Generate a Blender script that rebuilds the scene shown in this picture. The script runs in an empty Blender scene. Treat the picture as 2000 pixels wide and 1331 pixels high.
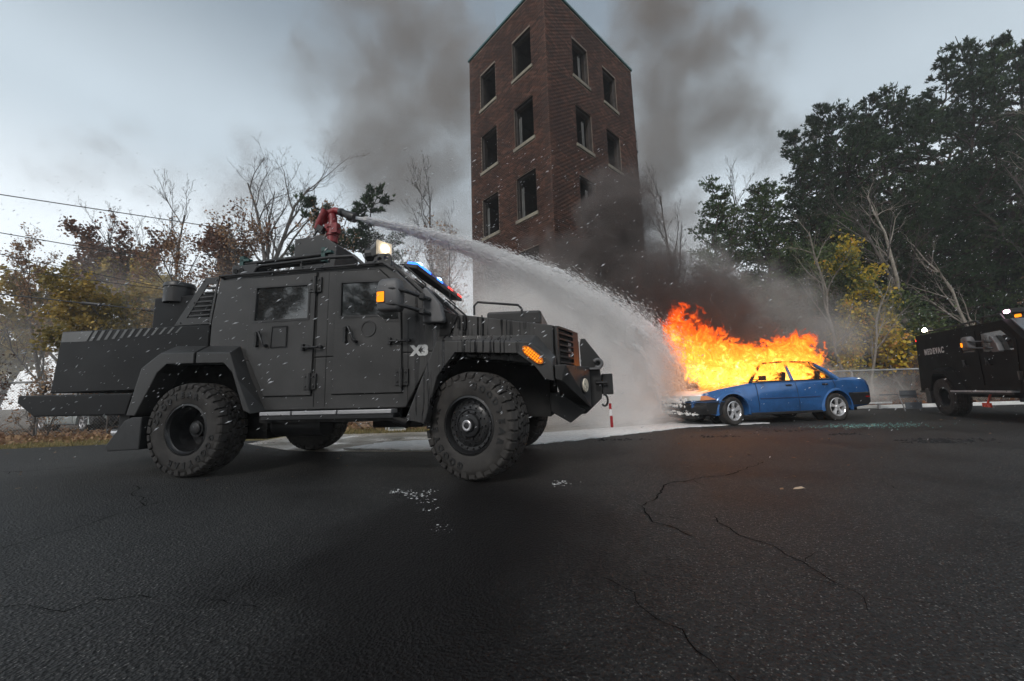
import bpy, bmesh, math, random
import numpy as np
from math import sin, cos, pi, radians, sqrt, atan2
from mathutils import Vector, Matrix
from mathutils.geometry import tessellate_polygon

sc = bpy.context.scene
# ------------------------------------------------------------------ camera
cam = bpy.data.cameras.new('camera'); co = bpy.data.objects.new('camera', cam)
sc.collection.objects.link(co)
cam.sensor_width = 36.0; cam.lens = 13.37; cam.clip_end = 2000; cam.clip_start = 0.05
PITCH, ROLL = 0.13818, -0.02984
_R = Vector((1, 0, 0)); _U = Vector((0, -sin(PITCH), cos(PITCH))); _F = Vector((0, cos(PITCH), sin(PITCH)))
_R2 = cos(ROLL) * _R + sin(ROLL) * _U; _U2 = -sin(ROLL) * _R + cos(ROLL) * _U
mw = Matrix((_R2, _U2, -_F)).transposed().to_4x4(); mw.translation = Vector((0, 0, 0.8))
co.matrix_world = mw
sc.camera = co
# ------------------------------------------------------------------ render / view
sc.view_settings.view_transform = 'Standard'; sc.view_settings.look = 'None'
sc.view_settings.exposure = 0.34; sc.view_settings.gamma = 1.0
sc.view_settings.use_curve_mapping = False
sc.render.engine = 'CYCLES'
cy = sc.cycles
cy.use_denoising = True
try: cy.denoiser = 'OPENIMAGEDENOISE'
except Exception: pass
cy.max_bounces = 14; cy.diffuse_bounces = 7; cy.glossy_bounces = 3; cy.transmission_bounces = 4
cy.volume_bounces = 8; cy.transparent_max_bounces = 24
cy.volume_step_rate = 1.0; cy.volume_max_steps = 128
cy.use_adaptive_sampling = True; cy.adaptive_threshold = 0.02
cy.sample_clamp_indirect = 8.0
# ------------------------------------------------------------------ world: overcast Nishita sky
SUN_EL, SUN_AZ = radians(38), radians(205)     # direction the light comes FROM (azimuth from +Y clockwise)
w = bpy.data.worlds.new('World'); sc.world = w; w.use_nodes = True
nt = w.node_tree; nt.nodes.clear()
def wn(t): return nt.nodes.new(t)
out = wn('ShaderNodeOutputWorld'); bg = wn('ShaderNodeBackground'); bg.inputs['Strength'].default_value = 0.1
sky = wn('ShaderNodeTexSky'); sky.sky_type = 'NISHITA'; sky.sun_disc = False
sky.sun_elevation = SUN_EL; sky.sun_rotation = SUN_AZ; sky.dust_density = 4
hs = wn('ShaderNodeHueSaturation'); hs.inputs['Saturation'].default_value = 0.3
tc = wn('ShaderNodeTexCoord'); sx = wn('ShaderNodeSeparateXYZ')
rp = wn('ShaderNodeValToRGB'); rp.color_ramp.interpolation = 'EASE'
els = rp.color_ramp.elements
els[0].position = 0.0; els[0].color = (.62, .63, .64, 1)
els[1].position = 0.28; els[1].color = (.52, .565, .60, 1)
e = els.new(0.5); e.color = (.29, .34, .38, 1)
e = els.new(0.75); e.color = (.12, .15, .18, 1)
noi = wn('ShaderNodeTexNoise'); noi.inputs['Scale'].default_value = 2.2; noi.inputs['Detail'].default_value = 3
mr = wn('ShaderNodeMapRange'); mr.inputs['From Min'].default_value = .3; mr.inputs['From Max'].default_value = .7
mr.inputs['To Min'].default_value = 15.5; mr.inputs['To Max'].default_value = 18.5
vm = wn('ShaderNodeVectorMath'); vm.operation = 'SCALE'
mix = wn('ShaderNodeMix'); mix.data_type = 'RGBA'; mix.inputs['Factor'].default_value = .88
L = nt.links.new
L(tc.outputs['Generated'], sx.inputs[0]); L(sx.outputs['Z'], rp.inputs['Fac'])
L(tc.outputs['Generated'], noi.inputs['Vector']); L(noi.outputs['Fac'], mr.inputs['Value'])
L(rp.outputs['Color'], vm.inputs[0]); L(mr.outputs['Result'], vm.inputs['Scale'])
L(sky.outputs['Color'], hs.inputs['Color']); L(hs.outputs['Color'], mix.inputs['A']); L(vm.outputs['Vector'], mix.inputs['B'])
L(mix.outputs['Result'], bg.inputs['Color']); L(bg.outputs[0], out.inputs['Surface'])
# weak sun behind the overcast
sd = bpy.data.lights.new('sun', 'SUN'); sd.energy = 1.5; sd.angle = radians(16); sd.color = (1, .96, .92)
so = bpy.data.objects.new('sun', sd); sc.collection.objects.link(so)
_d = Vector((sin(SUN_AZ) * cos(SUN_EL), cos(SUN_AZ) * cos(SUN_EL), sin(SUN_EL)))
so.rotation_euler = _d.to_track_quat('Z', 'Y').to_euler(); so.location = (0, -10, 30)

# ------------------------------------------------------------------ helpers
COL = sc.collection
class NG:
    """small node-expression helper"""
    def __init__(s, name):
        s.mat = bpy.data.materials.new(name); s.mat.use_nodes = True
        s.t = s.mat.node_tree; s.t.nodes.clear()
        s.out = s.t.nodes.new('ShaderNodeOutputMaterial')
    def n(s, typ, **kw):
        o = s.t.nodes.new(typ)
        for k, v in kw.items(): setattr(o, k, v)
        return o
    def set(s, sock, v):
        if v is None: return
        if hasattr(v, 'is_linked') or hasattr(v, 'links'): s.t.links.new(v, sock)
        else:
            if isinstance(v, (tuple, list)) and len(v) == 3 and sock.type == 'RGBA': v = (*v, 1)
            sock.default_value = v
    def m(s, op, a, b=None, c=None, clamp=False):
        o = s.n('ShaderNodeMath', operation=op, use_clamp=clamp)
        s.set(o.inputs[0], a); s.set(o.inputs[1], b)
        if c is not None: s.set(o.inputs[2], c)
        return o.outputs[0]
    def v(s, op, a, b=None, scale=None):
        o = s.n('ShaderNodeVectorMath', operation=op)
        s.set(o.inputs[0], a); s.set(o.inputs[1], b)
        if scale is not None: s.set(o.inputs['Scale'], scale)
        return o.outputs['Value'] if op in ('LENGTH', 'DOT_PRODUCT', 'DISTANCE') else o.outputs['Vector']
    def noise(s, vec, scale, detail=3, rough=.5, dist=0, col=False):
        o = s.n('ShaderNodeTexNoise'); s.set(o.inputs['Vector'], vec); o.inputs['Scale'].default_value = scale
        o.inputs['Detail'].default_value = detail; o.inputs['Roughness'].default_value = rough
        o.inputs['Distortion'].default_value = dist
        return o.outputs['Color'] if col else o.outputs['Fac']
    def vor(s, vec, scale, feature='F1', out='Distance'):
        o = s.n('ShaderNodeTexVoronoi', feature=feature); s.set(o.inputs['Vector'], vec); o.inputs['Scale'].default_value = scale
        return o.outputs[out]
    def rng(s, val, a, b, c=0., d=1., smooth=False):
        o = s.n('ShaderNodeMapRange'); o.interpolation_type = 'SMOOTHSTEP' if smooth else 'LINEAR'
        s.set(o.inputs['Value'], val)
        for k, x in zip(('From Min', 'From Max', 'To Min', 'To Max'), (a, b, c, d)): s.set(o.inputs[k], x)
        return o.outputs['Result']
    def ramp(s, fac, stops, interp='LINEAR'):
        o = s.n('ShaderNodeValToRGB'); s.set(o.inputs['Fac'], fac); cr = o.color_ramp; cr.interpolation = interp
        cr.elements[0].position = stops[0][0]; cr.elements[0].color = (*stops[0][1], 1)
        cr.elements[1].position = stops[-1][0]; cr.elements[1].color = (*stops[-1][1], 1)
        for p, c in stops[1:-1]:
            e = cr.elements.new(p); e.color = (*c, 1)
        return o.outputs['Color']
    def mix(s, fac, a, b, mode='MIX'):
        o = s.n('ShaderNodeMix', data_type='RGBA', blend_type=mode)
        s.set(o.inputs['Factor'], fac); s.set(o.inputs['A'], a); s.set(o.inputs['B'], b)
        return o.outputs['Result']
    def obj(s): return s.n('ShaderNodeTexCoord').outputs['Object']
    def pos(s): return s.n('ShaderNodeNewGeometry').outputs['Position']
    def bsdf(s, col, rough=.5, metal=0., bump=None, bstr=.3, bdist=.01, coat=0., emit=None, estr=0., spec=None, trans=0.):
        p = s.n('ShaderNodeBsdfPrincipled')
        s.set(p.inputs['Base Color'], col); s.set(p.inputs['Roughness'], rough); s.set(p.inputs['Metallic'], metal)
        if coat: p.inputs['Coat Weight'].default_value = coat; p.inputs['Coat Roughness'].default_value = .08
        if spec is not None: s.set(p.inputs['Specular IOR Level'], spec)
        if trans: s.set(p.inputs['Transmission Weight'], trans)
        if emit is not None: s.set(p.inputs['Emission Color'], emit); s.set(p.inputs['Emission Strength'], estr)
        if bump is not None:
            b = s.n('ShaderNodeBump'); b.inputs['Strength'].default_value = bstr; b.inputs['Distance'].default_value = bdist
            s.set(b.inputs['Height'], bump); s.t.links.new(b.outputs[0], p.inputs['Normal'])
        s.t.links.new(p.outputs[0], s.out.inputs['Surface'])
        return s.mat

def simple(name, col, rough=.5, metal=0., var=.25, vscale=3., bump=0., bscale=120., coat=0., spec=None):
    g = NG(name); o = g.obj()
    n1 = g.noise(o, vscale, 4, .6)
    c = g.mix(g.rng(n1, .3, .7), tuple(x * (1 - var) for x in col), tuple(min(1, x * (1 + var)) for x in col))
    r = g.rng(g.noise(o, vscale * 3, 3), .3, .7, max(0, rough - .1), min(1, rough + .1))
    b = g.noise(o, bscale, 2) if bump else None
    return g.bsdf(c, r, metal, b, bump, .002, coat, spec=spec)
def emitter(name, col, st):
    g = NG(name); e = g.n('ShaderNodeEmission'); e.inputs[0].default_value = (*col, 1); e.inputs[1].default_value = st
    g.t.links.new(e.outputs[0], g.out.inputs['Surface']); return g.mat

def tag(o, label=None, cat=None, group=None, kind=None):
    if label: o['label'] = label
    if cat: o['category'] = cat
    if group: o['group'] = group
    if kind: o['kind'] = kind
    return o
def thing(name, label, cat, loc=(0, 0, 0), rz=0, group=None, scale=1.0):
    o = bpy.data.objects.new(name, None); COL.objects.link(o); o.location = loc; o.rotation_euler = (0, 0, rz)
    o.scale = (scale,) * 3; o.empty_display_size = .3
    return tag(o, label, cat, group)
def copy_tree(o, parent=None):
    c = o.copy(); COL.objects.link(c); c.parent = parent
    for ch in list(o.children): copy_tree(ch, c)
    return c

class MB:
    def __init__(s): s.v = []; s.f = []
    def add(s, vs, fs):
        b = len(s.v); s.v += [tuple(x) for x in vs]; s.f += [tuple(i + b for i in f) for f in fs]; return s
    def box(s, x0, x1, y0, y1, z0, z1, mat=None):
        vs = [Vector((x, y, z)) for x in (x0, x1) for y in (y0, y1) for z in (z0, z1)]
        if mat is not None: vs = [mat @ v for v in vs]
        return s.add(vs, [(0, 1, 3, 2), (4, 6, 7, 5), (0, 4, 5, 1), (2, 3, 7, 6), (0, 2, 6, 4), (1, 5, 7, 3)])
    def cbox(s, c, size, rot=(0, 0, 0)):
        M_ = Matrix.Translation(c) @ (Matrix.Rotation(rot[2], 4, 'Z') @ Matrix.Rotation(rot[1], 4, 'Y') @ Matrix.Rotation(rot[0], 4, 'X'))
        h = [x / 2 for x in size]
        return s.box(-h[0], h[0], -h[1], h[1], -h[2], h[2], M_)
    def prism(s, poly, a0, a1, axis='y', holes=()):
        def P(p, a):
            return (p[0], a, p[1]) if axis == 'y' else ((a, p[0], p[1]) if axis == 'x' else (p[0], p[1], a))
        loops = [list(poly)] + [list(h) for h in holes]
        allp = [p for l in loops for p in l]; n = len(allp)
        tris = tessellate_polygon([[Vector((p[0], p[1], 0)) for p in l] for l in loops])
        vs = [P(p, a0) for p in allp] + [P(p, a1) for p in allp]
        if len(loops) == 1: fs = [tuple(range(n)), tuple(range(2 * n - 1, n - 1, -1))]
        else: fs = [tuple(t) for t in tris] + [tuple(i + n for i in reversed(t)) for t in tris]
        k = 0
        for l in loops:
            m = len(l)
            for i in range(m):
                a, b = k + i, k + (i + 1) % m
                fs.append((a, b, b + n, a + n))
            k += m
        return s.add(vs, fs)
    def ring(s, ringsv, close=True, caps=True):
        n = len(ringsv[0]); vs = [p for r in ringsv for p in r]; fs = []
        for i in range(len(ringsv) - 1):
            for j in range(n if close else n - 1):
                a = i * n + j; b = i * n + (j + 1) % n
                fs.append((a, b, b + n, a + n))
        if caps and close: fs += [tuple(range(n))[::-1], tuple(range((len(ringsv) - 1) * n, len(ringsv) * n))]
        return s.add(vs, fs)
    def tube(s, path, r, n=8, caps=True):
        path = [Vector(p) for p in path]; rs = r if isinstance(r, (list, tuple)) else [r] * len(path)
        rings = []; up = None
        for i, p in enumerate(path):
            t = (path[min(i + 1, len(path) - 1)] - path[max(i - 1, 0)]).normalized()
            if up is None: up = Vector((0, 0, 1)) if abs(t.z) < .9 else Vector((1, 0, 0))
            sd_ = t.cross(up).normalized(); up = sd_.cross(t).normalized()
            rings.append([p + rs[i] * (cos(2 * pi * k / n) * sd_ + sin(2 * pi * k / n) * up) for k in range(n)])
        return s.ring(rings, True, caps)
    def cyl(s, p0, p1, r0, r1=None, n=16): return s.tube([p0, p1], [r0, r0 if r1 is None else r1], n)
    def lathe(s, prof, c=(0, 0, 0), axis='y', n=32, sgn=1):
        # prof: list of (r, h)
        rings = []
        for r, h in prof:
            ring = []
            for k in range(n):
                a = 2 * pi * k / n
                if axis == 'y': ring.append((c[0] + r * cos(a), c[1] + h * sgn, c[2] + r * sin(a)))
                elif axis == 'z': ring.append((c[0] + r * cos(a), c[1] + r * sin(a), c[2] + h * sgn))
                else: ring.append((c[0] + h * sgn, c[1] + r * cos(a), c[2] + r * sin(a)))
            rings.append(ring)
        return s.ring(rings, True, False)
    def ball(s, c, r, n=12, m=8, sq=(1, 1, 1)):
        prof = []
        rings = []
        for i in range(m + 1):
            ph = -pi / 2 + pi * i / m
            rings.append([(c[0] + r * sq[0] * cos(ph) * cos(2 * pi * k / n), c[1] + r * sq[1] * cos(ph) * sin(2 * pi * k / n), c[2] + r * sq[2] * sin(ph)) for k in range(n)])
        return s.ring(rings, True, False)
    def build(s, name, mat, parent=None, bevel=0., smooth=None, label=None, kind=None, loc=None, seg=2, weld=False):
        me = bpy.data.meshes.new(name); me.from_pydata(s.v, [], s.f)
        bm = bmesh.new(); bm.from_mesh(me)
        if weld: bmesh.ops.remove_doubles(bm, verts=bm.verts, dist=1e-5)
        bmesh.ops.recalc_face_normals(bm, faces=bm.faces); bm.to_mesh(me); bm.free()
        if mat: me.materials.append(mat)
        if smooth is not None:
            me.polygons.foreach_set('use_smooth', [True] * len(me.polygons)); me.set_sharp_from_angle(angle=radians(smooth))
        o = bpy.data.objects.new(name, me); COL.objects.link(o)
        if parent: o.parent = parent
        if loc: o.location = loc
        if bevel:
            b = o.modifiers.new('bevel', 'BEVEL'); b.width = bevel; b.segments = seg; b.limit_method = 'ANGLE'; b.angle_limit = radians(28)
            b.harden_normals = False
        if label: o['label'] = label
        if kind: o['kind'] = kind
        return o
def np_mesh(name, V, F, mat, parent=None, smooth=False, kind=None, attr=None):
    """fast mesh: V (n,3), F (m,k)"""
    V = np.asarray(V, np.float32); F = np.asarray(F, np.int32); k = F.shape[1]
    me = bpy.data.meshes.new(name); me.vertices.add(len(V)); me.vertices.foreach_set('co', V.ravel())
    me.loops.add(F.size); me.loops.foreach_set('vertex_index', F.ravel())
    me.polygons.add(len(F)); me.polygons.foreach_set('loop_start', np.arange(0, F.size, k, dtype=np.int32))
    if smooth: me.polygons.foreach_set('use_smooth', np.ones(len(F), bool))
    me.update(calc_edges=True)
    if attr is not None:   # per-face random value
        a = me.attributes.new('rnd', 'FLOAT', 'FACE'); a.data.foreach_set('value', np.asarray(attr, np.float32))
    if mat: me.materials.append(mat)
    o = bpy.data.objects.new(name, me); COL.objects.link(o)
    if parent: o.parent = parent
    if kind: o['kind'] = kind
    return o
def text_geo(body, size, extrude=.004, bold=0.0, shear=0.):
    cu = bpy.data.curves.new('t', 'FONT'); cu.body = body; cu.size = size; cu.extrude = extrude; cu.offset = bold; cu.shear = shear
    cu.align_x = 'CENTER'; cu.align_y = 'CENTER'; cu.resolution_u = 3
    ob = bpy.data.objects.new('t', cu); me = bpy.data.meshes.new_from_object(ob)
    vs = [tuple(v.co) for v in me.vertices]; fs = [tuple(p.vertices) for p in me.polygons]
    bpy.data.objects.remove(ob); bpy.data.curves.remove(cu); bpy.data.meshes.remove(me)
    return vs, fs
# ------------------------------------------------------------------ materials of the setting
def mat_asphalt():
    g = NG('asphalt'); p = g.pos()
    big = g.noise(p, .35, 4, .6); mid = g.noise(p, 3.0, 4, .6); fine = g.noise(p, 60, 3, .7)
    base = g.mix(g.rng(big, .35, .65), (.034, .032, .030), (.076, .072, .067))
    base = g.mix(g.rng(mid, .3, .7), base, g.mix(.5, base, (.024, .023, .023)))
    base = g.mix(g.rng(fine, .38, .62), (.006, .006, .006), base)
    gr = g.noise(p, 22, 4, .7); base = g.mix(g.rng(gr, .40, .62, .55, 0), base, (.010, .010, .010))
    st = g.vor(p, 210, out='Color'); sv = g.n('ShaderNodeSeparateColor'); g.set(sv.inputs[0], st)
    spk = g.m('GREATER_THAN', sv.outputs[0], .955)
    base = g.mix(spk, base, g.mix(sv.outputs[1], (.09, .082, .070), (.23, .22, .205)))
    # damp patches: darker, smoother
    wetn = g.noise(p, .8, 4, .55, .4); wet = g.rng(wetn, .50, .60, 0, 1, True)
    d = g.v('LENGTH', g.v('MULTIPLY', g.v('SUBTRACT', p, (-.30, 2.35, 0)), (.85, .42, 1)))
    dd = g.rng(g.m('ADD', d, g.m('MULTIPLY', g.m('SUBTRACT', wetn, .5), 1.8)), .35, 1.0, 1, 0, True)
    wet2 = g.m('MAXIMUM', g.m('MULTIPLY', wet, .35), dd)
    base = g.mix(g.m('MULTIPLY', wet2, .88), base, (.010, .009, .009))
    rough = g.rng(wet2, 0, 1, .66, .5); rough = g.m('ADD', rough, g.m('MULTIPLY', g.m('SUBTRACT', fine, .5), .3))
    bmp = g.m('ADD', g.m('MULTIPLY', g.vor(p, 75), .7), g.m('MULTIPLY', g.noise(p, 130, 2), .5))
    return g.bsdf(base, rough, 0, bmp, 1.0, .012, spec=g.rng(wet2, 0, 1, .38, .12))
M_ASPH = mat_asphalt()
def mat_ground(name, c1, c2, c3, sc_=2.):
    g = NG(name); p = g.pos(); n = g.noise(p, sc_, 5, .65); m = g.noise(p, sc_ * 12, 3)
    c = g.mix(g.rng(n, .35, .65), c1, c2); c = g.mix(g.rng(m, .5, .75), c, c3)
    return g.bsdf(c, .9, 0, g.m('ADD', m, g.noise(p, 40, 3)), .8, .03)
M_LITTER = mat_ground('leaf_litter_ground', (.075, .048, .028), (.11, .075, .045), (.05, .042, .025))
M_VERGE = mat_ground('verge_soil', (.16, .13, .06), (.12, .11, .045), (.09, .06, .035), 5)
def mat_concrete():
    g = NG('concrete'); p = g.pos(); n = g.noise(p, 1.1, 5, .6); f = g.noise(p, 30, 3)
    c = g.mix(g.rng(n, .3, .7), (.30, .25, .19), (.42, .37, .30)); c = g.mix(g.rng(f, .4, .7), c, (.22, .19, .15))
    return g.bsdf(c, g.rng(n, .4, .6, .25, .7), 0, f, .3, .004)
M_CONC = mat_concrete()
def mat_foam():
    g = NG('foam'); p = g.pos(); n = g.noise(p, 9, 5, .7)
    c = g.mix(g.rng(n, .35, .7), (.62, .63, .63), (.93, .93, .92))
    return g.bsdf(c, .45, 0, n, .5, .02)
M_FOAM = mat_foam()
M_CRACK = simple('crack_gap', (.004, .004, .004), .9, bump=.3, spec=.05)
M_STONE = simple('aggregate_stone', (.16, .15, .135), .6, var=.7, vscale=40)
def sheet(name, poly, z, mat, z0=None, label=None):
    mb = MB(); z0 = z - .012 if z0 is None else z0
    mb.prism(poly, z0, z, 'z'); return mb.build(name, mat, kind='structure')
gm = MB(); gm.add([(-400, -300, -.03), (400, -300, -.03), (400, 600, -.03), (-400, 600, -.03)], [(0, 1, 2, 3)])
gm.build('ground', M_LITTER, kind='structure')
sheet('asphalt_lot', [(-60, -40), (60, -40), (60, 12.0), (4.9, 12.0), (-1.6, 12.0), (-1.6, 8.77), (-5.1, 8.72), (-5.1, 7.95), (-8.3, 8.08), (-10.25, 7.75), (-16, 6.9), (-60, 0)], 0, M_ASPH, -.025)
sheet('concrete_apron', [(-5.08, 7.4), (-4.4, 6.85), (-3.68, 6.3), (-2.9, 5.99), (-1.3, 5.66), (.47, 6.16), (1.54, 6.78), (2.81, 7.55), (3.9, 8.4), (4.9, 9.8), (4.9, 15.5), (-1.9, 15.5), (-1.6, 8.75), (-5.08, 8.70)], .004, M_CONC, -.006)
sheet('grass_verge', [(-60, .1), (-16, 6.95), (-10.25, 7.8), (-8.3, 8.13), (-5.15, 8.0), (-5.15, 8.78), (-1.65, 8.8), (-1.65, 9.6), (-5, 9.4), (-10, 9.3), (-18, 8.6), (-60, 3)], -.004, M_VERGE, -.03)
# joint lines across the apron
rg = random.Random(5)
def strip(pts, wd, z, rg=rg, jit=.25):
    """thin irregular ribbon lying on the ground"""
    P = []
    for (a, b) in zip(pts[:-1], pts[1:]):
        n = max(2, int(math.dist(a, b) / .045))
        for i in range(n):
            t = i / n; P.append([a[0] + (b[0] - a[0]) * t, a[1] + (b[1] - a[1]) * t])
    P.append(list(pts[-1])); walk = 0
    Lf, Rt = [], []
    for i, p in enumerate(P):
        q = P[min(i + 1, len(P) - 1)]; o = P[max(i - 1, 0)]
        d = Vector((q[0] - o[0], q[1] - o[1])); d = d.normalized() if d.length else Vector((1, 0)); nrm = Vector((-d.y, d.x))
        walk = walk * .8 + rg.uniform(-1, 1) * jit * .07
        w_ = wd * rg.uniform(.25, 1.2) * (1 if 0 < i < len(P) - 1 else .1)
        c = Vector(p) + nrm * walk
        Lf.append((*(c + nrm * w_), z)); Rt.append((*(c - nrm * w_), z))
    return Lf, Rt
def crack(pts, wd=.006, branches=3):
    wd *= .72
    mb = MB(); Lf, Rt = strip(pts, wd, .003)
    n = len(Lf); mb.add(Lf + Rt, [(i, i + 1, n + i + 1, n + i) for i in range(n - 1)])
    for _ in range(branches):
        i = rg.randrange(n // 5, n - 2); a = Lf[i][:2]; th = rg.uniform(0, 6.28); l = rg.uniform(.08, .3)
        b = (a[0] + l * cos(th), a[1] + l * sin(th)); l2, r2 = strip([a, b], wd * .5, .0032); k = len(l2)
        mb.add(l2 + r2, [(i, i + 1, k + i + 1, k + i) for i in range(k - 1)])
    return mb.build('pavement_crack', M_CRACK, kind='structure')
for pts, wd in (
    ([(2.63, 4.2), (1.99, 3.65), (1.37, 3.42), (1.22, 3.26), (1.05, 2.93), (.88, 2.76), (.84, 2.62), (.85, 2.45), (.97, 2.2)], .007),
    ([(1.24, 2.53), (1.2, 2.41), (1.18, 2.25), (1.21, 2.13), (1.26, 2.04), (1.24, 1.94), (1.28, 1.8), (1.29, 1.64), (1.31, 1.55), (1.24, 1.44)], .0045),
    ([(.34, 1.77), (.42, 1.63), (.41, 1.53), (.47, 1.46), (.53, 1.39), (.55, 1.29), (.57, 1.2), (.57, 1.17), (.6, .95)], .004),
    ([(2.87, 3.47), (2.95, 3.36), (2.96, 3.21), (2.87, 2.98)], .003),
    ([(-3.3, 2.0), (-3.01, 2.34), (-2.95, 2.48), (-2.92, 2.58), (-2.92, 2.78), (-2.94, 3.11), (-2.91, 3.32)], .007),
    ([(-2.6, 1.72), (-2.12, 1.68), (-1.88, 1.65), (-1.81, 1.64), (-1.78, 1.75), (-1.5, 1.73)], .005),
    ([(-1.3, 1.69), (-1.16, 1.66), (-1.0, 1.61)], .004),
    ([(-7.5, 4.7), (-6.57, 5.01), (-6.1, 5.02), (-5.85, 5.32)], .012),
    ([(-3.86, 3.98), (-3.62, 3.8), (-3.43, 3.54), (-3.17, 3.35), (-2.95, 3.11), (-2.9, 3.18)], .006)):
    crack(pts, wd)
jl, jr = strip([(-5.08, 7.5), (-2.6, 7.05), (.6, 7.3), (3.2, 8.6)], .018, .0075, jit=.1); n_ = len(jl)
MB().add(jl + jr, [(i, i + 1, n_ + i + 1, n_ + i) for i in range(n_ - 1)]).build('apron_joint', simple('joint_rust', (.09, .055, .03), .9), kind='structure')
# foam lying on the apron and the asphalt edge
def blob_outline(pts, n=6, amp=.08, seed=1):
    r = random.Random(seed); o = []
    for a, b in zip(pts, pts[1:] + pts[:1]):
        m = max(2, int(math.dist(a, b) / .1))
        for i in range(m):
            t = i / m; o.append((a[0] + (b[0] - a[0]) * t + r.uniform(-amp, amp), a[1] + (b[1] - a[1]) * t + r.uniform(-amp, amp)))
    return o
fo = blob_outline([(-2.7, 6.2), (-1.3, 5.72), (.47, 6.12), (1.54, 6.72), (2.81, 7.52), (3.6, 8.0), (5.4, 8.3), (5.2, 9.4), (4.0, 9.3), (3.2, 8.75), (1.9, 8.2), (.6, 7.65), (-.8, 7.2), (-2.3, 6.9)], amp=.05, seed=3)
MB().prism(fo, .006, .022, 'z').build('foam_spill', M_FOAM, label=None, kind='stuff')
# scattered foam droplets under the truck nose
mb = MB()
for cx, cy_, n in ((-1.05, 3.42, 22), (-.95, 3.36, 26), (-.84, 3.27, 26), (-.76, 3.18, 18), (-.72, 3.34, 18), (-.68, 3.05, 14), (-.62, 2.85, 8), (-.49, 2.43, 12), (.35, 3.5, 22), (.42, 3.52, 16)):
    for _ in range(n):
        r = rg.uniform(.0015, .0065) * rg.choice((.5, .8, 1, 1.5)); mb.ball((cx + rg.gauss(0, .04), cy_ + rg.gauss(0, .04), .002), r, 7, 4, (rg.uniform(.8, 1.8), rg.uniform(.6, 1.2), .3))
mb.build('foam_splashes', M_FOAM, kind='stuff', smooth=60)
# loose aggregate lying on the near asphalt
R_ = np.random.default_rng(7)
def shards(name, C, size, mat, kind='stuff', flat=.6, parent=None, seed=0):
    r = np.random.default_rng(seed); n = len(C); size = np.broadcast_to(size, (n,))
    base = np.array([(1, 0, 0), (-.5, .8, 0), (-.5, -.8, 0), (0, 0, 1.)]) * (1, 1, flat)
    a = r.uniform(0, 6.28, n); ca, sa = np.cos(a), np.sin(a)
    V = np.zeros((n, 4, 3)); jit = r.uniform(.6, 1.4, (n, 4, 3))
    b = base[None] * jit
    V[:, :, 0] = b[:, :, 0] * ca[:, None] - b[:, :, 1] * sa[:, None]; V[:, :, 1] = b[:, :, 0] * sa[:, None] + b[:, :, 1] * ca[:, None]; V[:, :, 2] = b[:, :, 2]
    V = V * size[:, None, None] + C[:, None, :]
    F = (np.array([(0, 1, 3), (1, 2, 3), (2, 0, 3)])[None] + 4 * np.arange(n)[:, None, None]).reshape(-1, 3)
    return np_mesh(name, V.reshape(-1, 3), F, mat, parent, kind=kind, attr=np.repeat(r.random(n), 3))
def attr_mat(name, stops, rough=.7, trans=0., spec=None, emis=None):
    g = NG(name); a = g.n('ShaderNodeAttribute', attribute_name='rnd'); c = g.ramp(a.outputs['Fac'], stops)
    m = g.bsdf(c, rough, spec=spec)
    if trans:
        p = [x for x in g.t.nodes if x.type == 'BSDF_PRINCIPLED'][0]; t = g.n('ShaderNodeBsdfTranslucent'); g.set(t.inputs[0], c)
        mx = g.n('ShaderNodeMixShader'); mx.inputs[0].default_value = trans
        g.t.links.new(p.outputs[0], mx.inputs[1]); g.t.links.new(t.outputs[0], mx.inputs[2]); g.t.links.new(mx.outputs[0], g.out.inputs['Surface'])
    return m
n = 7000; yy = .35 + R_.random(n) ** 1.6 * 6; xx = (R_.random(n) - .5) * (yy * 2.9 + 1)
C = np.stack([xx, yy, np.full(n, -.001)], 1)
shards('loose_grit', C, R_.uniform(.0007, .0021, n) * (1 + .15 * yy), attr_mat('grit', [(0, (.03, .03, .03)), (.6, (.11, .10, .09)), (1, (.34, .32, .29))], .6), seed=2)
# broken glass beside the car, burnt clods on the asphalt
C = np.stack([R_.normal(6.6, .55, 420), R_.normal(7.35, .22, 420), np.full(420, .001)], 1)
gl = simple('glass_crumb', (.25, .55, .5), .15, var=.3)
shards('broken_glass', C, R_.uniform(.005, .014, 420), gl, seed=4)
mb_pts = []
for cx, cy_, sx_, sy_, k in ((5.7, 5.25, .28, .12, 170), (1.7, 6.35, .25, .05, 40), (5.2, 6.2, .15, .05, 40), (3.2, 6.4, .2, .06, 40), (4.6, 6.9, .3, .1, 30)):
    mb_pts.append(np.stack([R_.normal(cx, sx_, k), R_.normal(cy_, sy_, k), np.full(k, .001)], 1))
C = np.concatenate(mb_pts)
shards('charred_debris', C, R_.uniform(.012, .035, len(C)), simple('char', (.008, .008, .008), .8), flat=.5, seed=5)

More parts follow.
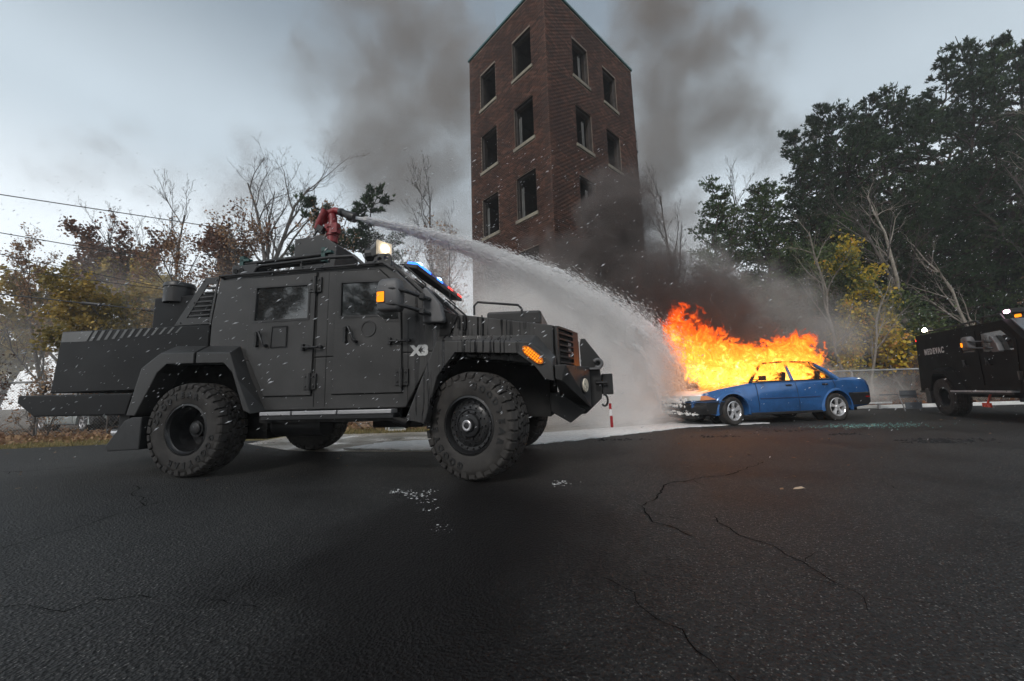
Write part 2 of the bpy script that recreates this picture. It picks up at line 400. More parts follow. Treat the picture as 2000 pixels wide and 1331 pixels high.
# ------------------------------------------------------------------ brick tower
TWX, TWY, TWA = 1.529, 12.097, 0.7422
TH = 15.87; LX, LY = 6.127, 4.587
tower = thing('brick_tower', 'tall red brick training tower with empty dark window openings, behind the spray', 'tower', (TWX, TWY, 0), TWA)
M_MORTAR = simple('mortar', (.21, .17, .135), .9, var=.25, vscale=2.0, bump=.4)
def mat_brick(use_obj):
    g = NG('brick_face' if not use_obj else 'brick_face_single')
    if use_obj: f = g.n('ShaderNodeObjectInfo').outputs['Random']
    else: f = g.n('ShaderNodeAttribute', attribute_name='rnd').outputs['Fac']
    c = g.ramp(f, [(0, (.030, .017, .013)), (.35, (.055, .027, .019)), (.75, (.085, .038, .025)), (1, (.13, .064, .044))])
    p = g.pos(); n = g.noise(p, .7, 5, .65); c = g.mix(g.rng(n, .42, .66, 0, .8), c, (.03, .016, .013))
    n2 = g.noise(p, 50, 3); c = g.mix(g.rng(n2, .45, .8, 0, .5), c, (.07, .03, .02))
    z = g.n('ShaderNodeSeparateXYZ'); g.set(z.inputs[0], p)
    return g.bsdf(c, .85, 0, n2, .5, .004, spec=.25)
M_BRICK = mat_brick(False); M_BRICK1 = mat_brick(True)
M_SILL = simple('sill_stone', (.17, .152, .115), .8, var=.3, bump=.4)
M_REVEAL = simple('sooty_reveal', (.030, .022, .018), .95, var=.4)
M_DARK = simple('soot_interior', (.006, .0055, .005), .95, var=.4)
SILLS = [1.34, 4.24, 7.14, 10.04, 12.94]
WH = 1.66
WIN_R = [(1.57, 2.587), (3.647, 4.664)]; WIN_L = [(.751, 1.768), (2.816, 3.833)]
def wall_frame(length, wins, mapf, t0=.012, th=.03):
    holes = [[(a, z), (b, z), (b, z + WH), (a, z + WH)] for z in SILLS for a, b in wins]
    mb = MB(); mb.prism([(0, 0), (length, 0), (length, TH), (0, TH)], t0, th, 'y', holes)
    mb.v = [mapf(*v) for v in mb.v]; return mb
mapR = lambda u, d, z: (u, d, z)             # right face, outward -Y
mapL = lambda u, d, z: (d, u, z)             # left face, outward -X
mapB = lambda u, d, z: (LX - d, u, z)        # back-right face, outward +X
mapK = lambda u, d, z: (u, LY - d, z)
def clip(mb, f): mb.v = [f(v) for v in mb.v]; return mb
for mp, ln, wn_ in ((mapR, LX, WIN_R), (mapL, LY, WIN_L), (mapB, LY, []), (mapK, LX, [])):
    m = wall_frame(ln, wn_, mp)
    if mp in (mapL, mapB): m.v = [(x, min(max(y, .33), LY - .33), z) for x, y, z in m.v]
    m.build('wall', M_MORTAR, tower)
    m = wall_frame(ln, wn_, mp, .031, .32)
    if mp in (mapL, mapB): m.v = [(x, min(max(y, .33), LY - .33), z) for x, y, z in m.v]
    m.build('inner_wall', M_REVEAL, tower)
mb = MB()
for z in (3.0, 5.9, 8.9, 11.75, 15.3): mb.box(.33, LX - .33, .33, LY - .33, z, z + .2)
mb.box(1.9, 2.0, .33, 2.2, 0, TH - .6).box(3.0, 3.15, .33, LY - .33, 0, TH - .6).box(.33, 3.0, 2.25, 2.37, 0, TH - .6).box(.321, .329, .33, .34, 0, .1); mb.build('floor_slab_and_light_block', M_DARK, tower)  # floor slabs, plus upright partitions added to block light through the hollow tower
mb = MB()   # sooty lining inside the walls
for z in SILLS[:0]: pass
# bricks
BL, BH, GAP = .203, .0635, .0115
def brick_grid(length, wins, mapf, corner_shift):
    A, B, Z = [], [], []
    pitch = BH + GAP + .001
    for r in range(int(TH / pitch)):
        z0 = r * pitch; z1 = z0 + BH
        off = (r % 2) * (BL + GAP) / 2 + corner_shift
        cuts = [(0.0, length)]
        for zs in SILLS:
            if z1 > zs - .14 + .004 and z0 < zs + WH:
                ex = .07 if z1 <= zs + .02 else 0
                cuts = []; cur = 0
                for a, b in wins: cuts.append((cur, a - ex)); cur = b + ex
                cuts.append((cur, length))
                if not wins: cuts = [(0, length)]
                break
        for ca, cb in cuts:
            k0 = int((ca - off) / (BL + GAP)) - 1
            k = k0
            while True:
                x0 = off + k * (BL + GAP); x1 = x0 + BL
                if x0 >= cb - .02: break
                x0 = max(x0, ca + .002); x1 = min(x1, cb - .002)
                if x1 - x0 > .03: A.append(x0); B.append(x1); Z.append(z0)
                k += 1
    return np.array(A), np.array(B), np.array(Z)
FACES5 = np.array([(0, 1, 3, 2), (0, 4, 5, 1), (2, 3, 7, 6), (0, 2, 6, 4), (1, 5, 7, 3)])
bcount = 0; single_mesh = None
RB = np.random.default_rng(11)
for mp, ln, wn_, sh in ((mapR, LX, WIN_R, 0.0), (mapL, LY, WIN_L, .1075), (mapB, LY, [], 0.), (mapK, LX, [], 0.)):
    A, B, Z = brick_grid(ln, wn_, mp, sh)
    near = np.zeros(len(A), bool)
    if mp in (mapR, mapL):
        full = (B - A) > BL - .001
        score = (A + B) / 2 + np.abs(Z - 5.6) * .9 + (~full) * 100
        near[np.argsort(score)[:150]] = True
    out_ = RB.uniform(.000, .0035, len(A))
    V = []
    y0 = -out_; y1 = np.full(len(A), .0125)
    for x in (A, B):
        for y in (y0, y1):
            for z in (Z, Z + BH): V.append(np.stack([x, y, z], 1))
    V = np.stack(V, 1)      # n,8,3  order x,y,z
    keep = ~near; W_ = V[keep].reshape(-1, 3)
    # faces with front -Y side: verts idx: x*4+y*2+z
    Fq = np.array([(0, 4, 5, 1), (0, 1, 3, 2), (4, 6, 7, 5), (1, 5, 7, 3), (0, 2, 6, 4)])
    F = (Fq[None] + 8 * np.arange(keep.sum())[:, None, None]).reshape(-1, 4)
    if mp is mapR: pts = W_
    elif mp is mapL: pts = np.stack([W_[:, 1], W_[:, 0], W_[:, 2]], 1)
    elif mp is mapB: pts = np.stack([LX - W_[:, 1], W_[:, 0], W_[:, 2]], 1)
    else: pts = np.stack([W_[:, 0], LY - W_[:, 1], W_[:, 2]], 1)
    np_mesh('brick', pts, F, M_BRICK, tower, kind='stuff', attr=np.repeat(RB.random(keep.sum()), 5))
    for i in np.where(near)[0]:
        if single_mesh is None:
            b_ = MB().box(0, BL, 0, .0125, 0, BH).build('brick', M_BRICK1, tower); single_mesh = b_.data; o = b_
        else:
            o = bpy.data.objects.new('brick', single_mesh); COL.objects.link(o); o.parent = tower
        if mp is mapR: o.location = (A[i], -out_[i], Z[i])
        else: o.rotation_euler = (0, 0, pi / 2); o.location = (.0125 - out_[i], A[i], Z[i])
# sills, window remains, coping
def tbox(mp, u0, u1, d0, d1, z0, z1):
    a = mp(u0, d0, z0); b = mp(u1, d1, z1)
    return (min(a[0], b[0]), max(a[0], b[0]), min(a[1], b[1]), max(a[1], b[1]), min(a[2], b[2]), max(a[2], b[2]))
M_OLDFRAME = simple('rusty_frame', (.035, .03, .027), .7, var=.5)
M_CURT = simple('pale_shutter', (.12, .12, .115), .8)
for mp, wn_ in ((mapR, WIN_R), (mapL, WIN_L)):
    for zi, z in enumerate(SILLS):
        for wi, (a, b) in enumerate(wn_):
            MB().box(*tbox(mp, a - .06, b + .06, -.045, .30, z - .135, z)).build('window_sill', M_SILL, tower, bevel=.008)
            if mp is mapK: continue
            fr = MB(); t = .035
            fr.box(*tbox(mp, a, a + t, .12, .18, z, z + WH)); fr.box(*tbox(mp, b - t, b, .12, .18, z, z + WH)); fr.box(*tbox(mp, a + t, b - t, .12, .18, z + WH - t, z + WH))
            f_ = fr.build('window_frame', M_OLDFRAME, tower)
            if (zi, wi, mp is mapR) in ((3, 0, True), (2, 1, False), (2, 0, True), (2, 0, False), (4, 0, True), (3, 0, False)):
                x = a + .62 if mp is mapR else b - .2
                MB().box(*tbox(mp, x, x + .03, .19, .23, z, z + WH * .8)).box(*tbox(mp, x + .1, x + .13, .21, .25, z, z + WH * .8)).build('mullion', M_CURT, f_)
mb = MB(); c_ = .05
mb.box(-c_, LX + c_, -c_, .3, TH, TH + .09); mb.box(-c_, .3, .3, LY + c_, TH, TH + .09); mb.box(LX - .3, LX + c_, .3, LY + c_, TH, TH + .09); mb.box(.3, LX - .3, LY - .3, LY + c_, TH, TH + .09)
mb.build('parapet_coping', simple('teal_coping', (.02, .075, .075), .5), tower)
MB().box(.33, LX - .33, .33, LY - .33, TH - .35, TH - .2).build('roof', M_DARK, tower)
M_IRON = simple('old_iron', (.05, .05, .055), .6, .6, var=.4)
for zp in (6.5, 9.35, 12.1):
    bal = MB().box(LX + .01, LX + .62, .25, 2.6, zp - .05, zp).build('balcony_deck', M_IRON, tower)
    mb = MB()
    for zz in (.55, 1.05):
        mb.tube([(LX + .01, .27, zp + zz), (LX + .6, .27, zp + zz), (LX + .6, 2.58, zp + zz), (LX + .01, 2.58, zp + zz)], .018, 6)
    for k in range(5): mb.cyl((LX + .08 + k * .13, .27, zp), (LX + .08 + k * .13, .27, zp + 1.05), .009, n=5)
    for k in range(13): mb.cyl((LX + .6, .4 + k * .17, zp), (LX + .6, .4 + k * .17, zp + 1.05), .009, n=5)
    mb.build('railing', M_IRON, bal)
MB().cyl((LX + .1, .12, 0), (LX + .1, .12, 12.1), .035).build('standpipe', M_IRON, tower)
for dx, dz in ((.35, 13.9), (.42, 10.75), (.33, 8.1)):   # faded paint marks on the left face
    pass

# ------------------------------------------------------------------ terrain on the right
def hz(x, y):
    k = min(max((x - 5.5) / 7, 0), 1); k = k * k * (3 - 2 * k)
    return k * max(0, y - 13.3) * .30 - .03
nx, ny = 60, 50; V = []; F = []
for j in range(ny):
    for i in range(nx):
        x = 4 + i * 76 / (nx - 1); y = 12.9 + 62 * (j / (ny - 1)) ** 1.4
        V.append((x, y, hz(x, y) + .12 * sin(x * 1.3) * cos(y * .9) * (hz(x, y) > 0) - (.06 if y < 13.3 else 0)))
for j in range(ny - 1):
    for i in range(nx - 1): a = j * nx + i; F.append((a, a + 1, a + nx + 1, a + nx))
MB().add(V, F).build('hillside', M_LITTER, smooth=60, kind='structure')
# low white-washed kerb along the far edge of the lot
MB().box(7.9, 40, 12.0, 12.16, -.02, .10).build('kerb', simple('kerb_paint', (.62, .62, .6), .6, var=.25, vscale=4), bevel=.012, kind='structure')

# ------------------------------------------------------------------ vegetation
def tubes_np(polys, radii, n):
    Vs, Fs, base = [], [], 0
    ang = np.arange(n) * 2 * pi / n
    for P, r in zip(polys, radii):
        P = np.asarray(P); m = len(P)
        T = np.gradient(P, axis=0); T /= np.linalg.norm(T, axis=1, keepdims=True) + 1e-9
        up = np.array([0, 0, 1.]) if abs(T[0, 2]) < .9 else np.array([1., 0, 0])
        S = np.cross(T, up); S /= np.linalg.norm(S, axis=1, keepdims=True) + 1e-9; U = np.cross(S, T)
        V = P[:, None] + np.asarray(r)[:, None, None] * (np.cos(ang)[None, :, None] * S[:, None] + np.sin(ang)[None, :, None] * U[:, None])
        Vs.append(V.reshape(-1, 3))
        i = np.arange(m - 1)[:, None] * n; j = np.arange(n)[None]
        a = i + j; b = i + (j + 1) % n
        Fs.append((np.stack([a, b, b + n, a + n], 2).reshape(-1, 4)) + base); base += m * n
    return np.concatenate(Vs), np.concatenate(Fs)
def grow(rng, H, r0, levels=4, spread=.9, kids=(9, 6, 5, 4), first=.3, wig=.12, lean=0., trop=.10, ratio=.42, forks=0):
    """returns polylines by level, radii, tip points"""
    out = {l: ([], []) for l in range(levels + 1)}; tips = []
    def rec(p, d, length, r, lv):
        st = 8 if lv == 0 else (5 if lv == 1 else 4 if lv == 2 else 3); P = [p.copy()]; R = [r]; D = [d.copy()]
        for i in range(st):
            d = d + rng.normal(0, wig * (1 + .4 * lv), 3); d[2] += trop * (lv > 0) + .03; d /= np.linalg.norm(d)
            p = p + d * length / st; P.append(p.copy()); D.append(d.copy())
            R.append(max(r * (1 - .8 * (i + 1) / st), .0035 if lv else .02))
        out[lv][0].append(P); out[lv][1].append(R)
        if lv >= 2: tips.extend((q, D[k], lv) for k, q in enumerate(P) if k > 0)
        if lv < levels:
            nk = kids[min(lv, len(kids) - 1)]
            for k in range(nk):
                t = first + (1 - first) * (k + rng.random() * .8) / nk if lv == 0 else .18 + .8 * (k + rng.random()) / nk
                t = min(t, .99); f = t * st; i = int(f); q = P[i] * (1 - (f - i)) + P[i + 1] * (f - i)
                dd = D[i + 1]; perp = rng.normal(0, 1, 3); perp -= perp.dot(dd) * dd; perp /= np.linalg.norm(perp) + 1e-9
                a = spread * rng.uniform(.55, 1.1); nd = dd * cos(a) + perp * sin(a); nd /= np.linalg.norm(nd)
                cl = length * ratio * rng.uniform(.7, 1.2) * (1.1 - .55 * t if lv == 0 else 1.0)
                rec(q, nd, cl, max(R[i] * .55, .004), lv + 1)
    d0 = np.array([lean, rng.normal(0, .03), 1.]); d0 /= np.linalg.norm(d0)
    rec(np.zeros(3), d0, H, r0, 0); return out, tips
def leaf_faces(pts, size, rng, drop=.0, bend=.3):
    n = len(pts); u = rng.normal(0, 1, (n, 3)); u /= np.linalg.norm(u, axis=1, keepdims=True)
    v = rng.normal(0, 1, (n, 3)); v -= (v * u).sum(1)[:, None] * u; v /= np.linalg.norm(v, axis=1, keepdims=True); w = np.cross(u, v)
    s = (size * rng.uniform(.6, 1.3, n))[:, None]
    a = pts; b = pts + u * s * .5 + v * s * .38 + w * s * bend * .2; c = pts + u * s; d = pts + u * s * .5 - v * s * .38 + w * s * bend * .2
    V = np.stack([a, b, c, d], 1).reshape(-1, 3); F = np.arange(4 * n).reshape(-1, 4); return V, F
def bark(name, c, var=.35): return simple(name, c, .9, var=var, vscale=6, bump=.6, bscale=30, spec=.2)
B_GREY = bark('bark_grey', (.085, .075, .068)); B_PALE = bark('bark_pale', (.22, .195, .165)); B_DARK = bark('bark_dark', (.035, .028, .024))
LF = dict(
    brown=attr_mat('leaf_brown', [(0, (.06, .03, .02)), (.5, (.14, .06, .035)), (1, (.28, .13, .06))], .7, .25),
    yellow=attr_mat('leaf_yellow', [(0, (.05, .08, .02)), (.35, (.16, .17, .03)), (.6, (.50, .37, .03)), (.85, (.68, .46, .035)), (1, (.62, .28, .05))], .6, .3),
    gold=attr_mat('leaf_gold', [(0, (.12, .11, .03)), (.5, (.30, .22, .05)), (1, (.50, .33, .07))], .7, .3),
    green=attr_mat('leaf_green', [(0, (.03, .055, .018)), (.5, (.05, .085, .025)), (1, (.12, .14, .035))], .7, .25),
    pine=attr_mat('pine_needles', [(0, (.012, .024, .013)), (.6, (.028, .052, .024)), (1, (.060, .095, .036))], .8, .1, spec=.15),
    hemlock=attr_mat('hemlock_needles', [(0, (.022, .045, .018)), (.5, (.050, .09, .030)), (1, (.11, .15, .05))], .8, .2, spec=.15),
    tan=attr_mat('leaf_tan', [(0, (.16, .08, .045)), (.5, (.28, .16, .09)), (1, (.42, .27, .14))], .7, .3))
PROTO = {}
def deciduous(key, seed, H, r0, leaf=None, nleaf=0, size=.09, barkm=B_GREY, clump=.12, split=.65, **kw):
    """mesh data for a tree kind; returns (trunk mesh, crown mesh)"""
    rng = np.random.default_rng(seed); out, tips = grow(rng, H, r0, **kw)
    polys = sum([out[l][0] for l in (0, 1)], []); rad = sum([out[l][1] for l in (0, 1)], [])
    V, F = tubes_np(polys, rad, 7); lv = max(out)
    polys = sum([out[l][0] for l in range(2, lv + 1)], []); rad = sum([out[l][1] for l in range(2, lv + 1)], [])
    V2, F2 = tubes_np(polys, rad, 3)
    tr = np_mesh('trunk', V, F, barkm, smooth=True)
    br = np_mesh('crown', V2, F2, barkm)
    lf = None
    if leaf:
        P = np.array([t[0] for t in tips if t[0][2] > H * .18]); sel = rng.integers(0, len(P), nleaf)
        # clumps: favour some boughs
        wgt = .5 + .5 * np.sin(P[:, 0] * 2.3 + seed) * np.sin(P[:, 2] * 2.1) * np.sin(P[:, 1] * 1.9 + 1)
        sel = rng.choice(len(P), nleaf, p=(wgt + .12) / (wgt + .12).sum())
        pts = P[sel] + rng.normal(0, clump, (nleaf, 3))
        V3, F3 = leaf_faces(pts, size, rng)
        rn = np.clip(.5 + .35 * np.sin(pts[:, 0] * 1.7 + pts[:, 2] * 1.3) * .6 + rng.normal(0, .22, nleaf), 0, 1)
        lf = np_mesh('crown', V3, F3, LF[leaf], attr=rn)
    objs = [tr, br] + ([lf] if lf else [])
    for o in objs: COL.objects.unlink(o)
    PROTO[key] = [(o.name.split('.')[0], o.data) for o in objs]
    if leaf:   # leafy tree: twigs belong to the branches
        PROTO[key][1] = ('branches', PROTO[key][1][1])
    for o in objs: bpy.data.objects.remove(o)
def pine(key, seed, H, r0, mat='pine', droop=-.05, start=.22, wmax=.22, tuft=.19, dens=1.0, bare=.0):
    rng = np.random.default_rng(seed); P0 = [np.array([rng.normal(0, .04) * i, rng.normal(0, .04) * i, H * i / 8]) for i in range(9)]
    polys = [P0]; rad = [[r0 * (1 - .93 * i / 8) for i in range(9)]]; tp = []; td = []
    z = start * H
    while z < H * .98:
        t = (z / H - start) / (1 - start); nb = rng.integers(3, 6)
        for k in range(nb):
            if rng.random() < bare: continue
            a = rng.uniform(0, 2 * pi); Lb = H * wmax * (1 - t) ** .75 * rng.uniform(.55, 1.15) + .25
            f = z / H * 8; i = min(int(f), 7); q = P0[i] * (1 - (f - i)) + P0[i + 1] * (f - i)
            d = np.array([cos(a), sin(a), .15 + .5 * t + rng.normal(0, .1)]); d /= np.linalg.norm(d); P = [q]
            for s in range(4):
                d = d + np.array([rng.normal(0, .12), rng.normal(0, .12), droop + .06 * s]); d /= np.linalg.norm(d); P.append(P[-1] + d * Lb / 4)
            polys.append(P); rad.append([.028 * Lb * (1 - .75 * s / 4) for s in range(5)])
            nt_ = int((7 + 12 * Lb) * dens)
            for _ in range(nt_):
                u = rng.uniform(.25, 1) ** .8 * 4; i2 = min(int(u), 3); c = P[i2] * (1 - (u - i2)) + P[i2 + 1] * (u - i2)
                c = c + rng.normal(0, 1, 3) * np.array([.22, .22, .10]) * (Lb * .35 + .2)
                tp.append(c); dd = d + rng.normal(0, .45, 3) + np.array([0, 0, .35]); td.append(dd / np.linalg.norm(dd))
        z += rng.uniform(.28, .55) * (1 if H > 8 else .7)
    V, F = tubes_np(polys, rad, 5)
    tr = np_mesh('trunk', V, F, B_DARK, smooth=True)
    tp = np.array(tp); td = np.array(td); n = len(tp); K = 8
    # needle tufts: K narrow triangles each
    u = td[:, None] + rng.normal(0, .55, (n, K, 3)); u /= np.linalg.norm(u, axis=2, keepdims=True)
    s = np.cross(u, rng.normal(0, 1, (n, K, 3))); s /= np.linalg.norm(s, axis=2, keepdims=True)
    L_ = tuft * rng.uniform(.6, 1.2, (n, K, 1)); wd_ = tuft * .10
    base = tp[:, None] - u * L_ * .2
    V = np.stack([base, base + u * L_ * .5 + s * wd_, base + u * L_, base + u * L_ * .5 - s * wd_], 2).reshape(-1, 3)
    F = np.arange(len(V)).reshape(-1, 4)
    rn = np.clip(np.repeat(.45 + .3 * np.sin(tp[:, 0] * 1.5) * np.sin(tp[:, 2]) + rng.normal(0, .15, n), K), 0, 1)
    cr = np_mesh('crown', V, F, LF[mat], attr=rn)
    PROTO[key] = [('trunk', tr.data), ('crown', cr.data)]
    for o in (tr, cr): bpy.data.objects.remove(o)
def plant(key, name, label, cat, x, y, z=0., s=1., rz=0., group=None, sz=None, tilt=0.):
    t = thing(name, label, cat, (x, y, z), rz, group); t.scale = (s, s, s if sz is None else sz); t.rotation_euler = (tilt, 0, rz)
    for nm, me in PROTO[key]:
        o = bpy.data.objects.new(nm, me); COL.objects.link(o); o.parent = t
    return t
deciduous('bareA', 1, 10, .16, kids=(12, 6, 5, 3), spread=.75, ratio=.40, first=.35, wig=.10, barkm=B_GREY)
deciduous('bareB', 2, 10, .15, kids=(10, 6, 5, 3), spread=.7, ratio=.42, first=.28, wig=.13, barkm=B_GREY)
deciduous('bareC', 3, 8, .10, kids=(16, 7, 5, 3), spread=.6, ratio=.34, first=.15, wig=.08, barkm=B_GREY)
deciduous('pale', 4, 9, .11, kids=(11, 5, 4), levels=3, spread=.85, ratio=.38, first=.2, wig=.13, barkm=B_PALE)
deciduous('oak', 5, 7.5, .16, 'brown', 8500, .14, B_DARK, kids=(12, 6, 5, 2), spread=.8, ratio=.42, first=.25, wig=.12)
deciduous('goldA', 6, 7, .12, 'gold', 9500, .16, B_GREY, kids=(12, 6, 5, 2), spread=.85, ratio=.42, first=.15, wig=.13)
deciduous('thinleaf', 7, 8, .10, 'tan', 2600, .10, B_GREY, kids=(14, 6, 5, 3), spread=.65, ratio=.36, first=.15, wig=.10)
deciduous('maple', 8, 6.2, .07, 'yellow', 3600, .14, B_PALE, clump=.14, kids=(14, 6, 4), levels=3, spread=.85, ratio=.34, first=.25, wig=.11)
deciduous('mapleG', 9, 6.0, .07, 'green', 7000, .13, B_PALE, clump=.22, kids=(14, 6, 4), levels=3, spread=.9, ratio=.36, first=.15, wig=.11)
deciduous('shrubT', 10, 1.7, .02, 'tan', 700, .07, B_GREY, clump=.1, kids=(12, 6, 4), levels=3, spread=.7, ratio=.5, first=.03, wig=.16)
deciduous('shrubB', 12, 1.9, .02, 'brown', 500, .07, B_GREY, clump=.1, kids=(14, 7, 4), levels=3, spread=.65, ratio=.5, first=.02, wig=.16)
deciduous('shrubY', 13, 2.6, .03, 'yellow', 1900, .13, B_PALE, clump=.16, kids=(13, 6, 4), levels=3, spread=.9, ratio=.42, first=.1, wig=.14)
deciduous('shrubG', 14, 3.0, .03, 'green', 4200, .11, B_GREY, clump=.2, kids=(13, 6, 4), levels=3, spread=.85, ratio=.42, first=.05, wig=.14)
pine('pineA', 21, 12, .17, 'pine', start=.15, wmax=.25, dens=1.5)
pine('pineB', 22, 12, .17, 'pine', start=.08, wmax=.28, dens=1.6)
pine('pineC', 23, 12, .15, 'pine', start=.25, wmax=.22, dens=1.3, droop=.02)
pine('hemA', 24, 10, .12, 'hemlock', start=.10, wmax=.20, dens=1.5, tuft=.16)
pine('hemB', 25, 10, .12, 'hemlock', start=.05, wmax=.26, dens=1.5, tuft=.16)
pine('scots', 26, 11, .15, 'pine', start=.4, wmax=.17, dens=1.3, bare=.25, tuft=.3)
# left background
LT = [('goldA', 'golden_tree', 'golden-leaved tree farthest left at the edge of the view, behind the fence', 'tree', -24.3, 18.0, 1.15, .3),
      ('oak', 'oak_tree', 'dark brown-leaved tree beside the golden tree at far left', 'tree', -22.8, 19.5, 1.15, 1.2),
      ('goldA', 'golden_tree', 'broad golden-yellow tree above the rear corner of the grey truck bed', 'tree', -15.8, 15.0, 1.0, 2.2),
      ('oak', 'oak_tree', 'rust-brown tree between the golden tree and the bare thicket', 'tree', -18.6, 18.5, 1.15, 4.0),
      ('oak', 'oak_tree', 'brown-leaved tree standing before the tallest bare tree', 'tree', -12.3, 17.5, 1.05, 5.4),
      ('bareC', 'bare_tree', 'fine-twigged bare tree rising out of the left thicket', 'bare tree', -19.6, 20.5, 1.28, .5),
      ('bareC', 'bare_tree', 'bare twiggy tree just left of the black tank on the truck', 'bare tree', -16.0, 18.5, 1.22, 1.9),
      ('bareC', 'bare_tree', 'bare thin-stemmed tree directly behind the black tank', 'bare tree', -14.4, 19.0, 1.12, 3.6),
      ('bareC', 'bare_tree', 'small spiky bare tree alone against the sky at upper left', 'bare tree', -23.5, 21.5, 1.25, 3.0),
      ('thinleaf', 'sparse_tree', 'sparse tan-leaved tree behind the louvred cab corner', 'tree', -12.4, 16.0, 1.0, .8),
      ('thinleaf', 'sparse_tree', 'sparse tree with few tan leaves behind the roof rack', 'tree', -9.4, 17.0, 1.15, 2.8),
      ('thinleaf', 'sparse_tree', 'sparse tan tree low down at the left, behind the truck bed', 'tree', -18.4, 15.0, .85, 4.9),
      ('bareA', 'bare_tree', 'tallest bare tree at left with wide crooked limbs against the sky', 'bare tree', -15.1, 20.0, 1.50, .4),
      ('bareB', 'bare_tree', 'tall forked bare tree behind the red water cannon', 'bare tree', -12.2, 20.0, 1.42, 2.4),
      ('scots', 'pine_tree', 'dark ragged pine just right of the red water cannon', 'pine tree', -9.9, 19.0, 1.06, 0.),
      ('scots', 'pine_tree', 'narrow dark pine between the cannon and the smoke', 'pine tree', -7.5, 19.5, 1.12, 2.),
      ('hemA', 'pine_tree', 'low smoke-veiled pine left of the brick tower', 'pine tree', -6.2, 20.5, 1.02, 4.),
      ('bareC', 'bare_tree', 'tall twiggy bare tree close beside the left wall of the tower', 'bare tree', -3.2, 20.5, 1.4, 1.1),
      ('thinleaf', 'sparse_tree', 'hazy thin-leaved tree left of the tower, above the jet', 'tree', -4.6, 20.5, 1.15, 2.1),
      ('thinleaf', 'sparse_tree', 'thin-leaved tree low behind the windscreen and spray', 'tree', -2.6, 17.5, .95, 5.1),
      ('goldA', 'golden_tree', 'low golden-green tree at far left, in front of the oaks', 'tree', -17.0, 13.6, .82, 1.0),
      ('goldA', 'golden_tree', 'golden tree behind the black bed, below the overhead splices', 'tree', -13.0, 14.2, .72, 3.7),
      ('thinleaf', 'sparse_tree', 'sparse tan tree just left of the filler drum', 'tree', -11.6, 13.8, .78, 5.6),
      ('bareC', 'bare_tree', 'bare tree low behind the roof lamp', 'bare tree', -5.6, 17.5, 1.0, 4.4)]
for k, nm, lb, ct, x, y, s, rz in LT: plant(k, nm, lb, ct, x, y, -.03, s, rz)
LT2 = [('bareC', 'bare_tree', 'bare tree in smoke just right of the tower balconies', 'bare tree', 10.3, 20.5, 1.25, .3),
       ('bareC', 'bare_tree', 'second bare tree right of the tower, nearer the pines', 'bare tree', 11.6, 22.0, 1.2, 2.3),
       ('bareC', 'bare_tree', 'pale bare tree low in the gap between tower and pines', 'bare tree', 9.6, 23.5, 1.1, 4.3)]
for k, nm, lb, ct, x, y, s, rz in LT2: plant(k, nm, lb, ct, x, y, hz(x, y) - .1, s, rz)
# right forest: (kind, x, y, top height, rot)
RT = [('hemA', 11.6, 20.5, 12.9), ('hemB', 12.8, 21.0, 12.6), ('hemB', 14.3, 20.2, 12.2), ('hemA', 15.4, 21.5, 13.2), ('pineB', 16.4, 20.0, 14.1), ('pineA', 17.8, 20.6, 15.9),
      ('pineB', 18.9, 20.2, 17.2), ('pineA', 20.4, 20.4, 17.2), ('pineB', 21.8, 20.0, 17.6), ('pineC', 23.4, 20.4, 17.4), ('pineA', 24.6, 20.0, 18.6), ('pineB', 26.2, 19.8, 20.2),
      ('pineC', 27.4, 19.4, 19.8), ('pineA', 28.8, 19.2, 19.4), ('pineC', 30.4, 19.6, 19.8), ('hemB', 14.0, 24.0, 13.0), ('pineB', 18.0, 25.5, 15.0), ('pineA', 22.0, 25.0, 18.0),
      ('pineB', 26.0, 26.0, 20.0), ('pineA', 31.0, 25.0, 22.0), ('pineB', 20.0, 17.5, 10.5), ('pineA', 23.0, 17.2, 12.0), ('pineB', 25.6, 16.6, 12.5), ('hemB', 16.5, 17.8, 9.5),
      ('pineB', 34.0, 21.0, 22.0), ('pineB', 28.2, 15.2, 11.5), ('hemB', 22.2, 15.6, 7.5), ('hemB', 13.6, 18.2, 7.8), ('pineA', 30.6, 16.8, 15.5)]
RL = ['slender green hemlock at the left end of the right-hand forest', 'green hemlock second from the left end of the forest', 'broad hemlock left of the yellow maple, behind bare stems',
      'hemlock whose top meets the first dark pine', 'dark pine where the forest skyline begins to climb', 'dark pine on the rising skyline above the yellow maple', 'dark pine with a ragged top above the maple, right of the skyline step',
      'dark pine in the middle of the forest skyline', 'wide dark pine in the skyline right of the middle', 'pine with open branches before the tallest group', 'pine just left of the tallest tree of the forest',
      'tallest dark pine of the skyline, above the second truck', 'tall pine directly right of the tallest pine', 'dense pine near the upper right corner', 'open-crowned pine at the right edge of the picture',
      'hemlock in the second row behind the slender hemlocks', 'pine in the second row filling the gap over the maple', 'pine in the back row behind the middle skyline', 'pine in the back row behind the tallest pine',
      'pine in the back row beyond the right edge trees', 'shorter dark pine directly behind the yellow maple', 'shorter dark pine between maple and second truck', 'shorter dark pine above the lit lamp of the second truck',
      'low hemlock left of the yellow maple trunk', 'pine beyond the right edge of the picture', 'low dark pine right above the second truck cab', 'low hemlock right of the maple, at the foot of the slope', 'lowest hemlock at the left foot of the slope, in the smoke', 'dark pine behind the second truck, at the right edge']
for i, ((k, x, y, tz), lb) in enumerate(zip(RT, RL)):
    z = hz(x, y) - .1; H0 = {'pineA': 12, 'pineB': 12, 'pineC': 12, 'hemA': 10, 'hemB': 10}[k]; s = (tz - z) / H0
    plant(k, 'pine_tree' if k[0] == 'p' else 'hemlock_tree', lb, 'pine tree' if k[0] == 'p' else 'hemlock', x, y, z, min(s, 1.25), i * 1.7, 'evergreens of the forest on the right', sz=s)
